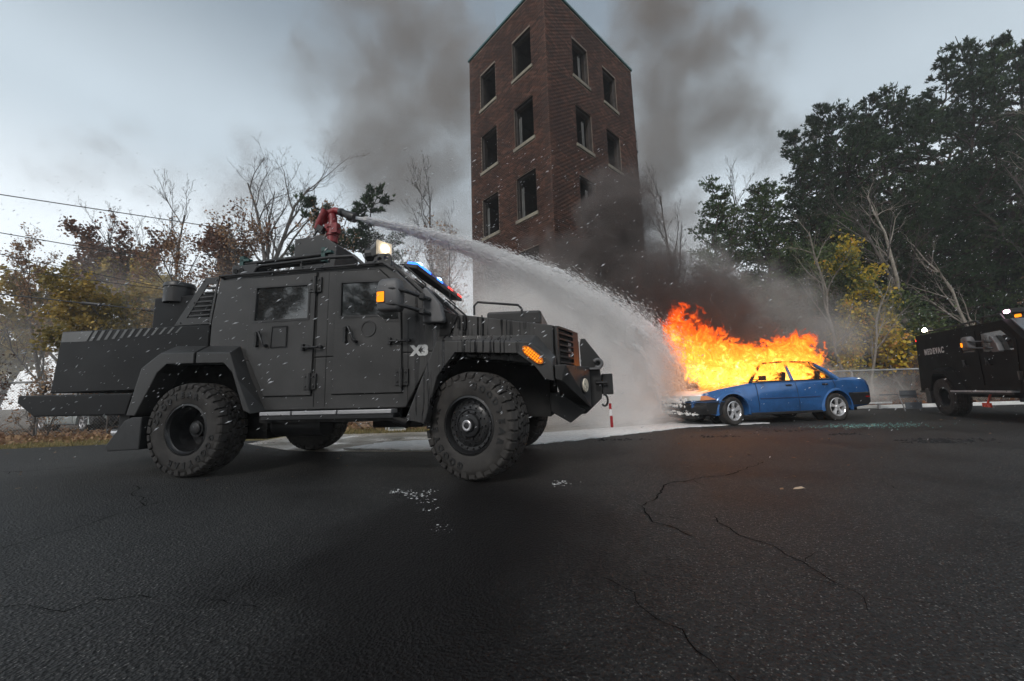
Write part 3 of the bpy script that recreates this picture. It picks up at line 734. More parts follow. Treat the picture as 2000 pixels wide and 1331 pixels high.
plant('maple', 'maple_tree', 'bright yellow maple on the slope behind the burning car', 'maple', 14.3, 15.8, hz(14.3, 15.8), .86, .6)
plant('mapleG', 'maple_tree', 'green-leaved tree mixed in behind the bright yellow maple', 'maple', 15.0, 16.6, hz(15.0, 16.6), .95, 2.6)
plant('shrubY', 'yellow_shrub', 'yellow-leaved shrub beside the rear corner of the second truck', 'shrub', 15.1, 14.9, hz(15.1, 14.9), 1.15, .2)
plant('shrubY', 'yellow_shrub', 'smaller yellow shrub low at the foot of the maple', 'shrub', 13.2, 15.2, hz(13.2, 15.2), .8, 2.2)
plant('shrubG', 'green_shrub', 'green shrub under the yellow one near the fence', 'shrub', 16.2, 15.6, hz(16.2, 15.6), 1.1, 1.2)
plant('shrubG', 'green_shrub', 'green thicket behind the boot of the burning car', 'shrub', 11.4, 16.6, hz(11.4, 16.6), 1.2, 3.2)
plant('shrubG', 'green_shrub', 'green shrub left of the maple in the drifting smoke', 'shrub', 12.6, 17.0, hz(12.6, 17), 1.2, 4.8)
plant('pale', 'pale_bare_tree', 'pale leaning bare stem left of the maple', 'bare tree', 12.9, 14.9, hz(12.9, 14.9), .72, .4, tilt=.12)
plant('pale', 'pale_bare_tree', 'pale thin bare tree right of the leaning stem', 'bare tree', 13.6, 14.6, hz(13.6, 14.6), .5, 2.4)
plant('pale', 'pale_bare_tree', 'large pale bare tree in front of the dark pines at right', 'bare tree', 22.2, 15.4, hz(22.2, 15.4), 1.25, 1.4)
plant('pale', 'pale_bare_tree', 'pale bare tree behind the roof of the second truck', 'bare tree', 19.0, 15.2, hz(19., 15.2), .75, 5.4)
plant('pale', 'pale_bare_tree', 'pale bare tree at the right picture edge with long curved limbs', 'bare tree', 24.6, 15.6, hz(24.6, 15.6), 1.45, 3.3)
plant('bareA', 'bare_tree', 'grey thin-trunked bare tree before the dark pines left of the second truck', 'bare tree', 17.4, 15.6, hz(17.4, 15.6), .8, 2.2)
plant('pale', 'pale_bare_tree', 'pale trunk rising behind the yellow maple', 'bare tree', 15.9, 15.4, hz(15.9, 15.4), 1.05, 4.4)
plant('bareA', 'bare_tree', 'tall grey bare trunk against the pines above the second truck', 'bare tree', 21.0, 15.8, hz(21., 15.8), 1.05, 5.2)
plant('thinleaf', 'sparse_tree', 'tan-leaved sapling behind the second truck at right', 'tree', 20.6, 14.8, hz(20.6, 14.8), .55, .9)
plant('goldA', 'golden_tree', 'golden tree half cut off at the right picture edge', 'tree', 25.5, 14.4, hz(25.5, 14.4), .98, .9)
# undergrowth
for i, (x, y, s) in enumerate([(-14.6, 10.2, 1.), (-12.4, 10.0, .9), (-10.8, 10.3, 1.1), (-9.2, 10.1, .9), (-7.8, 10.4, 1.0), (-6.4, 10.3, .9), (-16.5, 9.8, 1.1), (-11.6, 9.6, .6)]):
    plant('shrubT' if i % 2 else 'shrubB', 'twiggy_shrub', ['brown twiggy shrub by the left fence, second from the edge', 'tan twiggy shrub by the left fence under the bed step', 'brown shrub behind the rear step of the grey truck', 'tan shrub above the exhaust pipes of the grey truck',
          'brown shrub left of the rear wheel arch', 'tan shrub hidden behind the rear wheel', 'brown shrub at the very left edge by the fence', 'small tan shrub in front of the left fence'][i], 'shrub', x, y, -.02, s, i * 1.3, 'shrubs along the left fence')
for i, (x, y, s) in enumerate([(17.2, 14.2, .9), (18.6, 14.6, 1.0), (12.0, 14.3, .8), (14.4, 14.1, .7)]):
    plant('shrubB' if i % 2 else 'shrubT', 'twiggy_shrub', ['bare twiggy shrub by the fence at the second truck tail', 'brown twiggy shrub behind the second truck wheel', 'tan twiggy shrub behind the boot of the blue car', 'small brown shrub mid-way along the right fence'][i], 'shrub', x, y, hz(x, y), s, i * 1.9, 'shrubs along the right fence')
# grass blades, fallen leaves
def blades(name, C, h, mat, seed):
    r = np.random.default_rng(seed); n = len(C); a = r.uniform(0, 2 * pi, n); w_ = .006
    s = np.stack([np.cos(a), np.sin(a), np.zeros(n)], 1) * w_; l = r.normal(0, .4, (n, 3)); l[:, 2] = 1; l *= (h * r.uniform(.4, 1.3, n))[:, None]
    V = np.stack([C - s, C + s, C + l], 1).reshape(-1, 3); return np_mesh(name, V, np.arange(3 * n).reshape(-1, 3), mat, kind='stuff', attr=r.random(n))
n = 26000; x = R_.uniform(-22, -1.7, n); e0 = np.interp(x, [-22, -16, -10.25, -8.3, -5.15, -5.1, -1.7], [6.0, 6.95, 7.8, 8.13, 8.1, 8.8, 8.82])
C = np.stack([x, e0 + R_.random(n) ** 1.3 * 2.4, np.full(n, -.004)], 1)
blades('verge_grass', C, .07, attr_mat('dry_grass', [(0, (.10, .10, .03)), (.5, (.24, .19, .07)), (1, (.36, .28, .13))], .8, .2), 3)
n = 9000; x = R_.uniform(-20, -1.2, n); e0 = np.interp(x, [-22, -16, -10.25, -8.3, -5.15, -5.1, -1.7], [6.0, 6.95, 7.8, 8.13, 8.1, 8.8, 8.82])
P = np.stack([x, e0 + .5 + R_.gamma(2, 1.2, n), R_.uniform(0, .08, n)], 1); V, F = leaf_faces(P, .09, R_)
np_mesh('fallen_leaves', V, F, LF['tan'], kind='stuff', attr=R_.random(n))
n = 16000; x = R_.uniform(8, 32, n); y = 12.4 + R_.random(n) ** 1.5 * 14; z = np.array([hz(a, b) for a, b in zip(x, y)]) + R_.uniform(.02, .12, n)
V, F = leaf_faces(np.stack([x, y, z], 1), .12, R_)
np_mesh('slope_leaf_litter', V, F, LF['brown'], kind='stuff', attr=R_.random(n))
n = 260; P = np.stack([R_.uniform(-9, 12, n), R_.uniform(3, 11.8, n), np.full(n, .012)], 1); P = P[(np.abs(P[:, 0]) > 2) | (P[:, 1] > 9)]
V, F = leaf_faces(P, .05, R_); V[:, 2] = .008 + np.abs(V[:, 2] - .012) * .25
np_mesh('scattered_leaves', V, F, LF['tan'], kind='stuff', attr=R_.random(len(P)))
lf_ = MB().add([(0, 0, .004), (.03, .018, .012), (.075, .012, .02), (.10, 0, .006), (.07, -.02, .014), (.03, -.022, .01)], [(0, 1, 2, 4, 5), (2, 3, 4)]).build('fallen_leaf', simple('tan_leaf', (.62, .47, .33), .6), loc=(2.13, 3.07, .002))
tag(lf_, 'single curled tan leaf lying alone on the asphalt at right', 'leaf')
# ------------------------------------------------------------------ fences, rails, props, cables
M_GALV = simple('galvanised_steel', (.34, .34, .34), .5, .5, var=.3)
def chain_fence(label, pts, h, hts=None):
    f = thing('chain_link_fence', label, 'fence', (pts[0][0], pts[0][1], 0)); o = Vector((pts[0][0], pts[0][1], 0))
    zg = hts or (lambda x, y: 0.)
    wires_v, wires_f = [], []
    for (a, b) in zip(pts[:-1], pts[1:]):
        a = Vector((*a, 0)); b = Vector((*b, 0)); Ln = (b - a).length; d = (b - a) / Ln
        MB().tube([a - o + Vector((0, 0, h)), b - o + Vector((0, 0, h))], .03, 8).build('top_rail', M_GALV, f)
        k = 0
        while k * 2.6 < Ln:
            p = a + d * k * 2.6 - o; MB().cyl(p, p + Vector((0, 0, h + .05)), .032, n=8).build('fence_post', M_GALV, f); k += 1
        st = .085; polys = []
        s = -h
        while s < Ln:
            for sg in (0, 1):
                s0, s1 = (s, s + h) if sg == 0 else (s + h, s)
                z0, z1 = 0.02, h
                A0 = max(0, min(Ln, s0)); t0 = (A0 - s0) / (s1 - s0); A1 = max(0, min(Ln, s1)); t1 = (A1 - s0) / (s1 - s0)
                if abs(A1 - A0) < .02: continue
                q0 = a + d * A0 - o; q1 = a + d * A1 - o
                polys.append([(q0.x, q0.y - .003 * (sg * 2 - 1), z0 + (z1 - z0) * t0), (q1.x, q1.y - .003 * (sg * 2 - 1), z0 + (z1 - z0) * t1)])
            s += st
        V, F = tubes_np(polys, [[.0022] * 2] * len(polys), 3); np_mesh('wire_mesh', V, F, M_GALV, f)
    return f
chain_fence('chain-link fence behind the shrubs on the left verge', [(-26, 10.3), (-13, 10.5), (-5.2, 10.9)], 1.5)
chain_fence('low chain-link fence behind the burning car', [(6.3, 13.0), (26, 13.0)], 1.22)
# guard rail lying low behind the car boot
gr = thing('guard_rail', 'low white steel rail barrier behind the boot of the blue car', 'barrier', (8.9, 11.75, 0))
mw_ = simple('white_metal', (.55, .55, .54), .5, .2, var=.2)
MB().box(0, 2.6, 0, .10, .16, .21).build('rail', mw_, gr, bevel=.008); MB().box(.1, 2.55, .1, .16, .03, .07).build('rail', mw_, gr, bevel=.008)
for x in (.35, 1.3, 2.2): MB().box(x, x + .05, .03, .09, 0.0, .16).build('post', M_GALV, gr)
# folding barricade by the second truck
bc = thing('folding_barricade', 'grey folding barricade beside the tail of the second truck', 'barricade', (10.75, 10.6, 0), -.3)
mgp = simple('grey_plate', (.13, .145, .16), .6)
MB().tube([(-.05, 0, 0), (-.18, -.02, .58)], .014, 6).build('leg', M_GALV, bc); MB().tube([(.4, .22, 0), (.27, .1, .55)], .014, 6).build('leg', M_GALV, bc)
MB().box(0, .36, .05, .07, .06, .24).build('panel', mgp, bc); MB().box(-.08, .28, .05, .07, .36, .56).build('panel', mgp, bc)
MB().box(-.55, .36, .02, .045, .44, .465).build('crossbar', mgp, bc)
# scrap behind the truck
rk = thing('steel_rack', 'rusty steel rack lying on the leaf litter, seen under the grey truck', 'rack', (-3.9, 9.3, 0), -.1)
mb = MB()
for k in range(4): mb.cyl((0, k * .12, .26 - k * .05), (1.0, k * .12, .2 - k * .05), .012, n=6)
mb.build('bar', simple('rust', (.25, .18, .13), .7, .3), rk)
for x in (.05, .35, .65, .95): MB().cyl((x, -.02, .28), (x, .42, .03), .010, n=6).build('cross_bar', M_GALV, rk)
wf = thing('window_frame', 'old white window frame leaning upright, seen under the grey truck', 'window frame', (-3.02, 9.25, 0), .05)
MB().prism([(0, 0), (.42, 0), (.42, .5), (0, .5)], 0, .03, 'y', [[(.04, .04), (.38, .04), (.38, .46), (.04, .46)]]).build('frame', mw_, wf)
MB().box(.04, .38, .012, .018, .04, .46).build('pane', simple('grey_glass', (.12, .14, .14), .2), wf)
MB().box(-.06, -.03, 0, .03, 0, .52).build('sash_strip', mw_, wf)
# overhead cables
M_CABLE = simple('cable_black', (.02, .02, .022), .6)
def cable(label, a, b, r, sag=.25, name='overhead_cable'):
    a = Vector(a); b = Vector(b); P = []
    for i in range(25):
        t = i / 24; p = a.lerp(b, t); p.z -= sag * 4 * t * (1 - t); P.append(p - a)
    o = MB().tube(P, r, 5).build(name, M_CABLE, loc=a, smooth=60); return tag(o, label, 'cable', None)
def ext(p, q, t0, t1):
    p = Vector(p); q = Vector(q); return p + (q - p) * t0, p + (q - p) * t1
for lb, p, q, r, t1 in (('topmost overhead cable crossing the sky at left', (-17.18, 12, 7.98), (-10.6, 16, 8.05), .018, 1.25),
                        ('second overhead cable from the top at left', (-16.96, 12, 6.61), (-11.5, 14.2, 5.9), .016, 1.25),
                        ('short third overhead cable fading left of the trees', (-16.85, 12, 5.86), (-15.9, 12.4, 5.67), .012, 8),
                        ('fourth overhead cable running in front of the golden tree', (-16.77, 12, 5.38), (-12.2, 13.2, 4.82), .014, 1.3),
                        ('lowest thick overhead cable carrying two black splice sleeves', (-16.63, 12, 4.5), (-12.4, 12.75, 4.0), .022, 1.5)):
    A_, B_ = ext(p, q, -1.2, t1); c_ = cable(lb, A_, B_, r, .0)
    if 'lowest' in lb:
        dv = (Vector(q) - Vector(p))
        for t in (.60, 1.0):
            m_ = Vector(p) + dv * t - A_; u_ = dv.normalized()
            MB().tube([m_ - u_ * .30, m_ - u_ * .27, m_ + u_ * .27, m_ + u_ * .30], [.02, .055, .055, .02], 10).build('splice_sleeve', M_CABLE, c_)
# ------------------------------------------------------------------ vehicle materials
def mat_paint(name, col, wet=True, rough=.36, spec=.38):
    g = NG(name); o = g.obj(); n = g.noise(o, 2.2, 5, .6); f = g.noise(o, 300, 2)
    c = g.mix(g.rng(n, .35, .65), tuple(x * .78 for x in col), tuple(x * 1.22 for x in col))
    r = g.rng(n, .3, .7, rough - .06, rough + .10)
    if wet:   # water runs down the front quarter: streaks with their own shape
        s = g.n('ShaderNodeSeparateXYZ'); g.set(s.inputs[0], o)
        cb = g.n('ShaderNodeCombineXYZ'); g.set(cb.inputs[0], g.m('MULTIPLY', s.outputs[0], 20)); g.set(cb.inputs[1], g.m('MULTIPLY', s.outputs[1], 6)); g.set(cb.inputs[2], g.m('MULTIPLY', s.outputs[2], .7))
        st = g.noise(cb.outputs[0], 1.0, 3, .6, .5)
        zone = g.m('MULTIPLY', g.rng(s.outputs[0], -.85, -.45, 0, 1, True), g.rng(s.outputs[0], .25, .6, 1, .25, True))
        k = g.m('MULTIPLY', g.rng(st, .53, .57), zone)
        c = g.mix(g.m('MULTIPLY', k, .9), c, (.004, .004, .005)); r = g.m('SUBTRACT', r, g.m('MULTIPLY', k, .26))
        # dried dust film
        d2 = g.noise(o, 9, 4, .6); c = g.mix(g.rng(d2, .55, .8, 0, .25), c, tuple(min(1, x * 1.5 + .02) for x in col))
    return g.bsdf(c, r, 0, f, .12, .001, spec=spec)
M_PAINT = mat_paint('matte_grey_armour', (.045, .0438, .043))
M_PAINT2 = mat_paint('grey_armour_dry', (.034, .0333, .033), False)
M_BED = mat_paint('dark_bed_armour', (.008, .008, .0085), False, .45, .16)
M_LIGHTG = mat_paint('light_stripe', (.13, .133, .133), False, .6)
M_BLACK = simple('black_steel', (.012, .012, .013), .5, var=.3, bump=.1)
M_PLAST = simple('black_plastic', (.02, .02, .021), .45, var=.2, bump=.15)
M_GREYPL = simple('grey_plastic', (.10, .10, .103), .5, var=.15, bump=.1)
M_UNDER = simple('underside', (.007, .007, .007), .9)
def mat_rubber():
    g = NG('rubber'); o = g.obj(); n = g.noise(o, 6, 5, .6); f = g.noise(o, 200, 2)
    c = g.mix(g.rng(n, .3, .7), (.020, .0185, .0175), (.060, .055, .051))
    return g.bsdf(c, .72, 0, f, .25, .001, spec=.35)
M_RUB = mat_rubber(); M_RUBD = simple('rubber_letter', (.010, .010, .010), .6)
M_RIM = simple('black_rim', (.02, .02, .021), .38, .2, var=.3, bump=.1)
M_ALU = simple('aluminium', (.52, .51, .52), .35, .7, var=.12, bump=.1)
M_CHROME = simple('polished_metal', (.72, .72, .73), .22, .55, var=.08)
def mat_glass(name, col=(.012, .014, .014), rough=.04):
    g = NG(name); return g.bsdf(col, rough, 0, spec=.9, coat=.6)
M_GLASS = mat_glass('dark_ballistic_glass')
M_BOLT = simple('bolt_steel', (.035, .035, .036), .4, .5)
M_RED = simple('monitor_red', (.20, .014, .018), .45, var=.25, vscale=12, bump=.1)
M_TEAL = simple('teal_bracket', (.012, .055, .05), .5)
M_AMB = emitter('amber_lens_lit', (1, .27, .012), 1.5); M_AMBD = simple('amber_lens', (.75, .20, .01), .25)
M_WHITEL = emitter('lamp_lit', (1, .93, .75), 12); M_BLUE = emitter('blue_strobe_lit', (.03, .16, 1), 3.0); M_BLUEH = emitter('blue_strobe_core', (.35, .6, 1), 9)
M_REDL = emitter('red_strobe_lit', (1, .06, .05), 2.2)
M_BLUEL = simple('blue_lens', (.01, .05, .5), .15, coat=1); M_REDLENS = simple('red_lens', (.4, .01, .01), .15, coat=1)
M_DECAL = simple('white_decal', (.55, .55, .54), .6, var=.2, vscale=20)

# ------------------------------------------------------------------ wheels
def tyre_parts(parent, R, W, RR, lettering=None, blocks=34, rim=None):
    h = W / 2; k = R / .51
    prof = [(RR, h * .70), (RR + .02 * k, h * .9), (RR + .08 * k, h * 1.0), (R * .80, h * 1.03), (R * .88, h * .97), (R * .925, h * .86), (R * .935, h * .5), (R * .935, 0)]
    full = prof + [(r, -y) for r, y in prof[-2::-1]]
    ty = MB().lathe(full, n=72).build('tyre', M_RUB, parent, smooth=40)
    tr = MB()
    def block(t0, t1, y0, y1, ra, rb, ra1=None, rb1=None, sk=0.):
        ra1 = ra if ra1 is None else ra1; rb1 = rb if rb1 is None else rb1
        vs = []
        for (y, rl, rh, dt) in ((y0, ra, rb, 0), (y1, ra1, rb1, sk)):
            for t in (t0, t1):
                for r in (rl, rh): vs.append((r * sin(t + dt), y, r * cos(t + dt)))
        tr.add(vs, [(0, 1, 3, 2), (4, 6, 7, 5), (0, 4, 5, 1), (2, 3, 7, 6), (1, 5, 7, 3), (0, 2, 6, 4)])
    for i in range(blocks):
        t = 2 * pi * i / blocks; d = 2 * pi / blocks
        for sg in (-1, 1):
            o = d * .5 if sg > 0 else 0
            big = i % 2
            block(t + o + d * .06, t + o + d * .90, sg * h * .62, sg * h * 1.0, R * .92, R, R * .88, R * .965, sk=0)
            # lug down the sidewall
            rr = R * (.83 if big else .87)
            block(t + o + d * .10, t + o + d * .86, sg * h * .99, sg * h * 1.055, R * .93, R * .958, rr, R * .945)
            block(t + o + d * .0, t + o + d * .80, sg * h * .30, sg * h * .58, R * .92, R * .998, sk=sg * d * .18)
            block(t + o + d * .35, t + o + d * 1.12, sg * h * .02, sg * h * .27, R * .92, R, sk=-sg * d * .2)
    tr.build('tread', M_RUB, parent, bevel=.004 * k, seg=1)
    if lettering:
        for word, a0, span in lettering:
            mb = MB(); n = len(word)
            for i, chx in enumerate(word):
                vs, fs = text_geo(chx, .085 * k, .003, .004)
                a = radians(a0 - span / 2 + span * (i + .5) / n); r0 = R * .735
                mb.add([((r0 + y) * sin(a) + x * cos(a), -(h * 1.042 + z), (r0 + y) * cos(a) - x * sin(a)) for x, y, z in vs], fs)
            mb.build('lettering', M_RUBD, parent)
    return ty
def truck_wheel(parent, loc, steer, front, near=True, R=.512, W=.33, detail=True):
    RR = R * .52
    mb = MB()
    if front:
        prof = [(RR + .004, -.10), (RR + .016, -.145), (RR - .004, -.152), (RR - .014, -.130), (RR - .022, -.105), (.205, -.100), (.190, -.112), (.150, -.118), (.142, -.105), (.115, -.108), (.105, -.135), (.066, -.140), (.060, -.165), (.001, -.168)]
    else:
        prof = [(RR + .004, -.10), (RR + .016, -.145), (RR - .004, -.152), (RR - .012, -.132), (RR - .026, -.120), (RR - .030, -.03), (RR - .045, .03), (RR - .05, .10), (.10, .10), (.09, .02), (.075, -.015), (.07, -.035), (.001, -.038)]
    mb.lathe(prof, n=48)
    mb.lathe([(RR - .004, .15), (RR - .03, .10), (RR - .03, -.12)], n=48)
    w = mb.build('wheel', M_RIM, parent, smooth=35, loc=loc); w.rotation_euler = (0, 0, steer + (0 if near else pi))
    tyre_parts(w, R, W, RR, [('GOODYEAR', -28 if not front else 62, 112), ('GOODYEAR', 152 if not front else 242, 112)] if near and detail else None)
    bo = MB()
    if front:
        for n_, r_, y_, s_ in ((20, RR - .045, -.104, .0095), (20, RR - .075, -.100, .008), (16, .172, -.118, .0085), (10, .127, -.112, .011)):
            for i in range(n_):
                a = 2 * pi * i / n_ + r_ * 9; bo.cyl((r_ * cos(a), y_ + .01, r_ * sin(a)), (r_ * cos(a), y_ - .016, r_ * sin(a)), s_, s_ * .8, 6)
        bo.build('wheel_bolt', M_BOLT, w, kind='stuff')
        MB().lathe([(.030, -.166), (.050, -.168), (.052, -.178), (.044, -.182), (.030, -.180)], n=24).build('hub_ring', M_ALU, w, smooth=30)
        MB().lathe([(.028, -.168), (.028, -.176), (.001, -.178)], n=16).build('hub_cap', M_BLACK, w)
    else:
        for i in range(10):
            a = 2 * pi * i / 10; bo.cyl((.13 * cos(a), .10, .13 * sin(a)), (.13 * cos(a), .075, .13 * sin(a)), .012, .010, 6)
        bo.build('wheel_bolt', M_BOLT, w, kind='stuff')
        MB().lathe([(.068, .0), (.068, -.045), (.05, -.055), (.001, -.056)], n=20).build('hub_cap', M_BOLT, w, smooth=30)
    return w
def fender(parent, O, I, A, sg, mat, lip=.25, name='wheel_arch', label=None):
    """O outer top edge, I inner edge on body, A arch opening edge; all (x,z) lists of equal length. sg=-1 near side"""
    n = len(O); yo, yi = sg * 1.14, sg * .99
    vs = [(x, yo, z) for x, z in O] + [(x, yi, z) for x, z in I] + [(x, yo, z) for x, z in A] + [(x, sg * (1.14 - lip), z) for x, z in A] + [(x, sg * (1.14 - lip), z) for x, z in I]
    fs = []
    for i in range(n - 1):
        fs += [(i, i + 1, n + i + 1, n + i), (i, 2 * n + i, 2 * n + i + 1, i + 1), (2 * n + i, 3 * n + i, 3 * n + i + 1, 2 * n + i + 1), (3 * n + i, 4 * n + i, 4 * n + i + 1, 3 * n + i + 1), (4 * n + i, n + i, n + i + 1, 4 * n + i + 1)]
    for i in (0, n - 1): fs.append((i, n + i, 4 * n + i, 3 * n + i, 2 * n + i))
    return MB().add(vs, fs).build(name, mat, parent, bevel=.008, label=label)
def mirror_assembly(parent, x, z, sg, s=1.0):
    # head centre at (x, sg*1.36, z)
    y = sg * 1.34
    mb = MB(); rings = []
    for zz, w, d in ((-.155, .085, .05), (-.15, .105, .065), (-.13, .118, .075), (.0, .122, .08), (.07, .120, .08), (.12, .108, .07), (.145, .085, .05), (.15, .06, .035)):
        r = []
        for k in range(20):
            a = 2 * pi * k / 20; ca, sa = cos(a), sin(a); e = .45
            r.append((x + w * abs(ca) ** e * (1 if ca > 0 else -1), y + d * abs(sa) ** e * (1 if sa > 0 else -1), z + zz * 1.05))
        rings.append(r)
    hd = mb.ring(rings).build('mirror', M_GREYPL, parent, smooth=50)
    MB().cbox((x - .062, y + sg * .078, z - .03), (.075, .022, .10)).build('marker_lamp', M_AMB, hd, bevel=.006)
    MB().cbox((x - .062, y + sg * .074, z - .03), (.085, .02, .112)).build('lamp_bezel', M_BLACK, hd)
    arm = MB()
    for zz in (.045, -.105):
        arm.tube([(x - .06, y + sg * .055, z + zz + .012), (x + .06, y + sg * .07, z + zz), (x + .16, y + sg * .02, z + zz - .02), (x + .30, sg * 1.10, z + zz - .05)], [.016, .018, .020, .022], 8)
        arm.cbox((x + .25, sg * 1.18, z + zz - .04), (.05, .10, .055), (0, .2, .3))
    arm.build('mirror_arm', M_PLAST if s == 1 else M_PLAST, hd, bevel=.004)
    fr = MB().prism([(x + .22, z + .12), (x + .26, z + .13), (x + .40, z - .05), (x + .45, z - .22), (x + .43, z - .25), (x + .22, z - .24)], sg * 1.0, sg * 1.10, 'y')
    fr.build('mirror_base', M_GREYPL, hd, bevel=.02, seg=3)
    return hd
def door_handle(parent, x, z, sg):
    mb = MB(); y = sg * 1.02
    for dx, dz in ((0, .06), (0, -.07), (.12, -.08)): mb.cyl((x + dx, sg * 1.01, z + dz), (x + dx, sg * 1.055, z + dz), .020, n=10)
    mb.cbox((x - .005, sg * 1.03, z), (.03, .035, .15)); mb.tube([(x + .02, sg * 1.06, z + .075), (x + .055, sg * 1.07, z + .08), (x + .115, sg * 1.07, z - .07), (x + .14, sg * 1.06, z - .08)], .013, 8)
    return mb.build('handle', M_BLACK, parent, smooth=50)
def hinge(parent, x, z, sg, h=.17):
    mb = MB().box(x - .07, x - .012, sg * 1.012, sg * 1.03, z - h / 2, z + h / 2).box(x + .012, x + .07, sg * 1.0, sg * 1.022, z - h / 2, z + h / 2)
    mb.cyl((x, sg * 1.035, z - h / 2 - .01), (x, sg * 1.035, z + h / 2 + .01), .018, n=10)
    for dx in (-.045, .045):
        for dz in (-.05, .05): mb.cyl((x + dx, sg * 1.02, z + dz), (x + dx, sg * 1.04, z + dz), .010, n=6)
    return mb.build('hinge', M_PAINT2, parent, bevel=.003)
def check_strap(parent, x, z, sg):
    mb = MB().cyl((x - .10, sg * 1.05, z), (x + .09, sg * 1.05, z - .005), .012, n=8).cbox((x - .105, sg * 1.03, z), (.03, .05, .075)).cbox((x + .10, sg * 1.025, z), (.035, .04, .03)).cbox((x - .04, sg * 1.04, z), (.04, .03, .035))
    return mb.build('door_stay', M_BLACK, parent, bevel=.003)
def door(parent, outline, win, sg, mat):
    d = MB().prism(outline, sg * 1.004, sg * 1.018, 'y', [win] if win else ()).build('door', mat, parent, bevel=.004)
    # thin dark gap around
    cx = sum(p[0] for p in outline) / len(outline); cz = sum(p[1] for p in outline) / len(outline)
    big = [(p[0] + (.011 if p[0] > cx else -.011), p[1] + (.011 if p[1] > cz else -.011)) for p in outline]
    MB().prism(big, sg * .995, sg * 1.0025, 'y').build('door_gap', M_UNDER, d)
    if win:
        MB().prism(win, sg * 1.0005, sg * 1.0065, 'y').build('window', M_GLASS, d)
        wx = sum(p[0] for p in win) / len(win); wz = sum(p[1] for p in win) / len(win)
        outw = [(p[0] + (.022 if p[0] > wx else -.022), p[1] + (.022 if p[1] > wz else -.022)) for p in win]
        MB().prism(outw, sg * 1.0195, sg * 1.024, 'y', [win]).build('window_rim', M_PAINT2, d)
    return d

# ------------------------------------------------------------------ the grey fire truck
TX, TY, TA = -0.1944, 4.7646, -0.1814
tk = thing('armoured_fire_truck', 'matte grey armoured fire truck with a roof water cannon, parked in the foreground at left', 'armoured truck', (TX, TY, 0), TA)
# cab and bed bodies
MB().prism([(-3.18, 1.30), (-3.18, 1.72), (-3.10, 2.275), (-.97, 2.245), (-.355, 1.65), (-.355, 1.25), (-2.72, 1.25), (-2.80, 1.30)], -1, 1).prism([(-2.42, .69), (-2.70, 1.249), (-.42, 1.249), (-.74, .69)], -.999, .999).build('cab_body', M_PAINT, tk, bevel=.012)
MB().prism([(-5.51, .97), (-5.44, 1.75), (-3.20, 1.70), (-3.20, 1.36), (-3.66, 1.36), (-4.05, .97)], -1, 1).build('bed_body', M_BED, tk, bevel=.012)
MB().box(-4.6, .70, -.60, .60, .55, 1.25).box(-2.6, -.85, -.85, .85, .55, .70).box(-4.0, -2.7, -.62, .62, .35, .6).build('chassis', M_UNDER, tk)
MB().cyl((-3.27, -1.0, .51), (-3.27, 1.0, .51), .09).cyl((0, -1.0, .5), (0, 1.0, .5), .07).ball((-3.27, 0, .5), .22).tube([(-3.2, 0, .5), (-.3, 0, .62)], .06).build('axles', M_BLACK, tk, smooth=50)
MB().box(-1.9, -1.15, .35, .9, .38, .66).build('fuel_tank', M_BLACK, tk, bevel=.02)
MB().cyl((-2.6, -.55, .50), (-1.95, -.55, .50), .13).build('muffler', M_BLACK, tk, smooth=40)
MB().cyl((-.95, -.8, .58), (-.80, -.8, .52), .06).build('air_bottle', M_BLACK, tk)
# rear bumper step skirt
MB().prism([(-5.76, .95), (-4.02, .93), (-4.09, .685), (-5.47, .69), (-5.77, .86)], -1.14, 1.14).build('rear_step', M_BED, tk, bevel=.014, label='low black rear step skirt')
# bed stripes: a solid light bar then slanting dashes
MB().prism([(-5.425, 1.738), (-4.94, 1.727), (-5.02, 1.60), (-5.43, 1.610)], -1.0035, -1.001).build('bed_stripe', M_LIGHTG, tk)
for i in range(12):
    x = -4.905 + i * .118; h = .125 - i * .005; w_ = .052 - i * .002; z = 1.726 - i * .0025
    MB().prism([(x, z), (x + w_, z), (x + w_ - .075, z - h), (x - .075, z - h)], -1.0035, -1.001).build('bed_stripe', M_LIGHTG, tk)
# louvred corner panel
sp = [(-3.71, 1.715), (-3.32, 2.27), (-3.12, 2.272), (-3.19, 1.708)]
so_ = [(-3.535, 1.80), (-3.27, 2.19), (-3.155, 2.19), (-3.215, 1.79)]
for sg in (-1, 1):
    pn = MB().prism(sp, sg * .985, sg * .999, 'y', [so_]).build('corner_panel', M_PAINT2, tk, bevel=.004)
    for k in range(7):
        z = 1.815 + k * .054; xl = -3.535 + (z - 1.80) * .66 + .01; xr = -3.215 + (z - 1.79) * .15 - .005
        MB().box(xl, xr, sg * .965, sg * .997, z, z + .018).build('louvre', M_PAINT2, pn)
    if sg < 0:
        for p in ((-3.62, 1.745), (-3.23, 1.74), (-3.33, 2.235), (-3.15, 2.235), (-3.45, 1.98)): MB().cyl((p[0], -1.0, p[1]), (p[0], -1.006, p[1]), .009, n=8).build('bolt', M_BOLT, pn)
# water tank box and filler
tb = MB().box(-4.20, -3.30, -.88, .5, 1.70, 2.12).build('water_tank', M_BED, tk, bevel=.01)
MB().lathe([(.155, 2.05), (.155, 2.24), (.165, 2.245), (.165, 2.27), (.15, 2.30), (.06, 2.315), (.001, 2.318)], (-3.93, -.80, .0), 'z', 28).build('filler_drum', M_PLAST, tb, smooth=30)
MB().tube([(-4.0, -.84, 2.30), (-3.96, -.86, 2.325), (-3.9, -.86, 2.325), (-3.86, -.84, 2.30)], .008, 6).build('lid_handle', M_PLAST, tb)
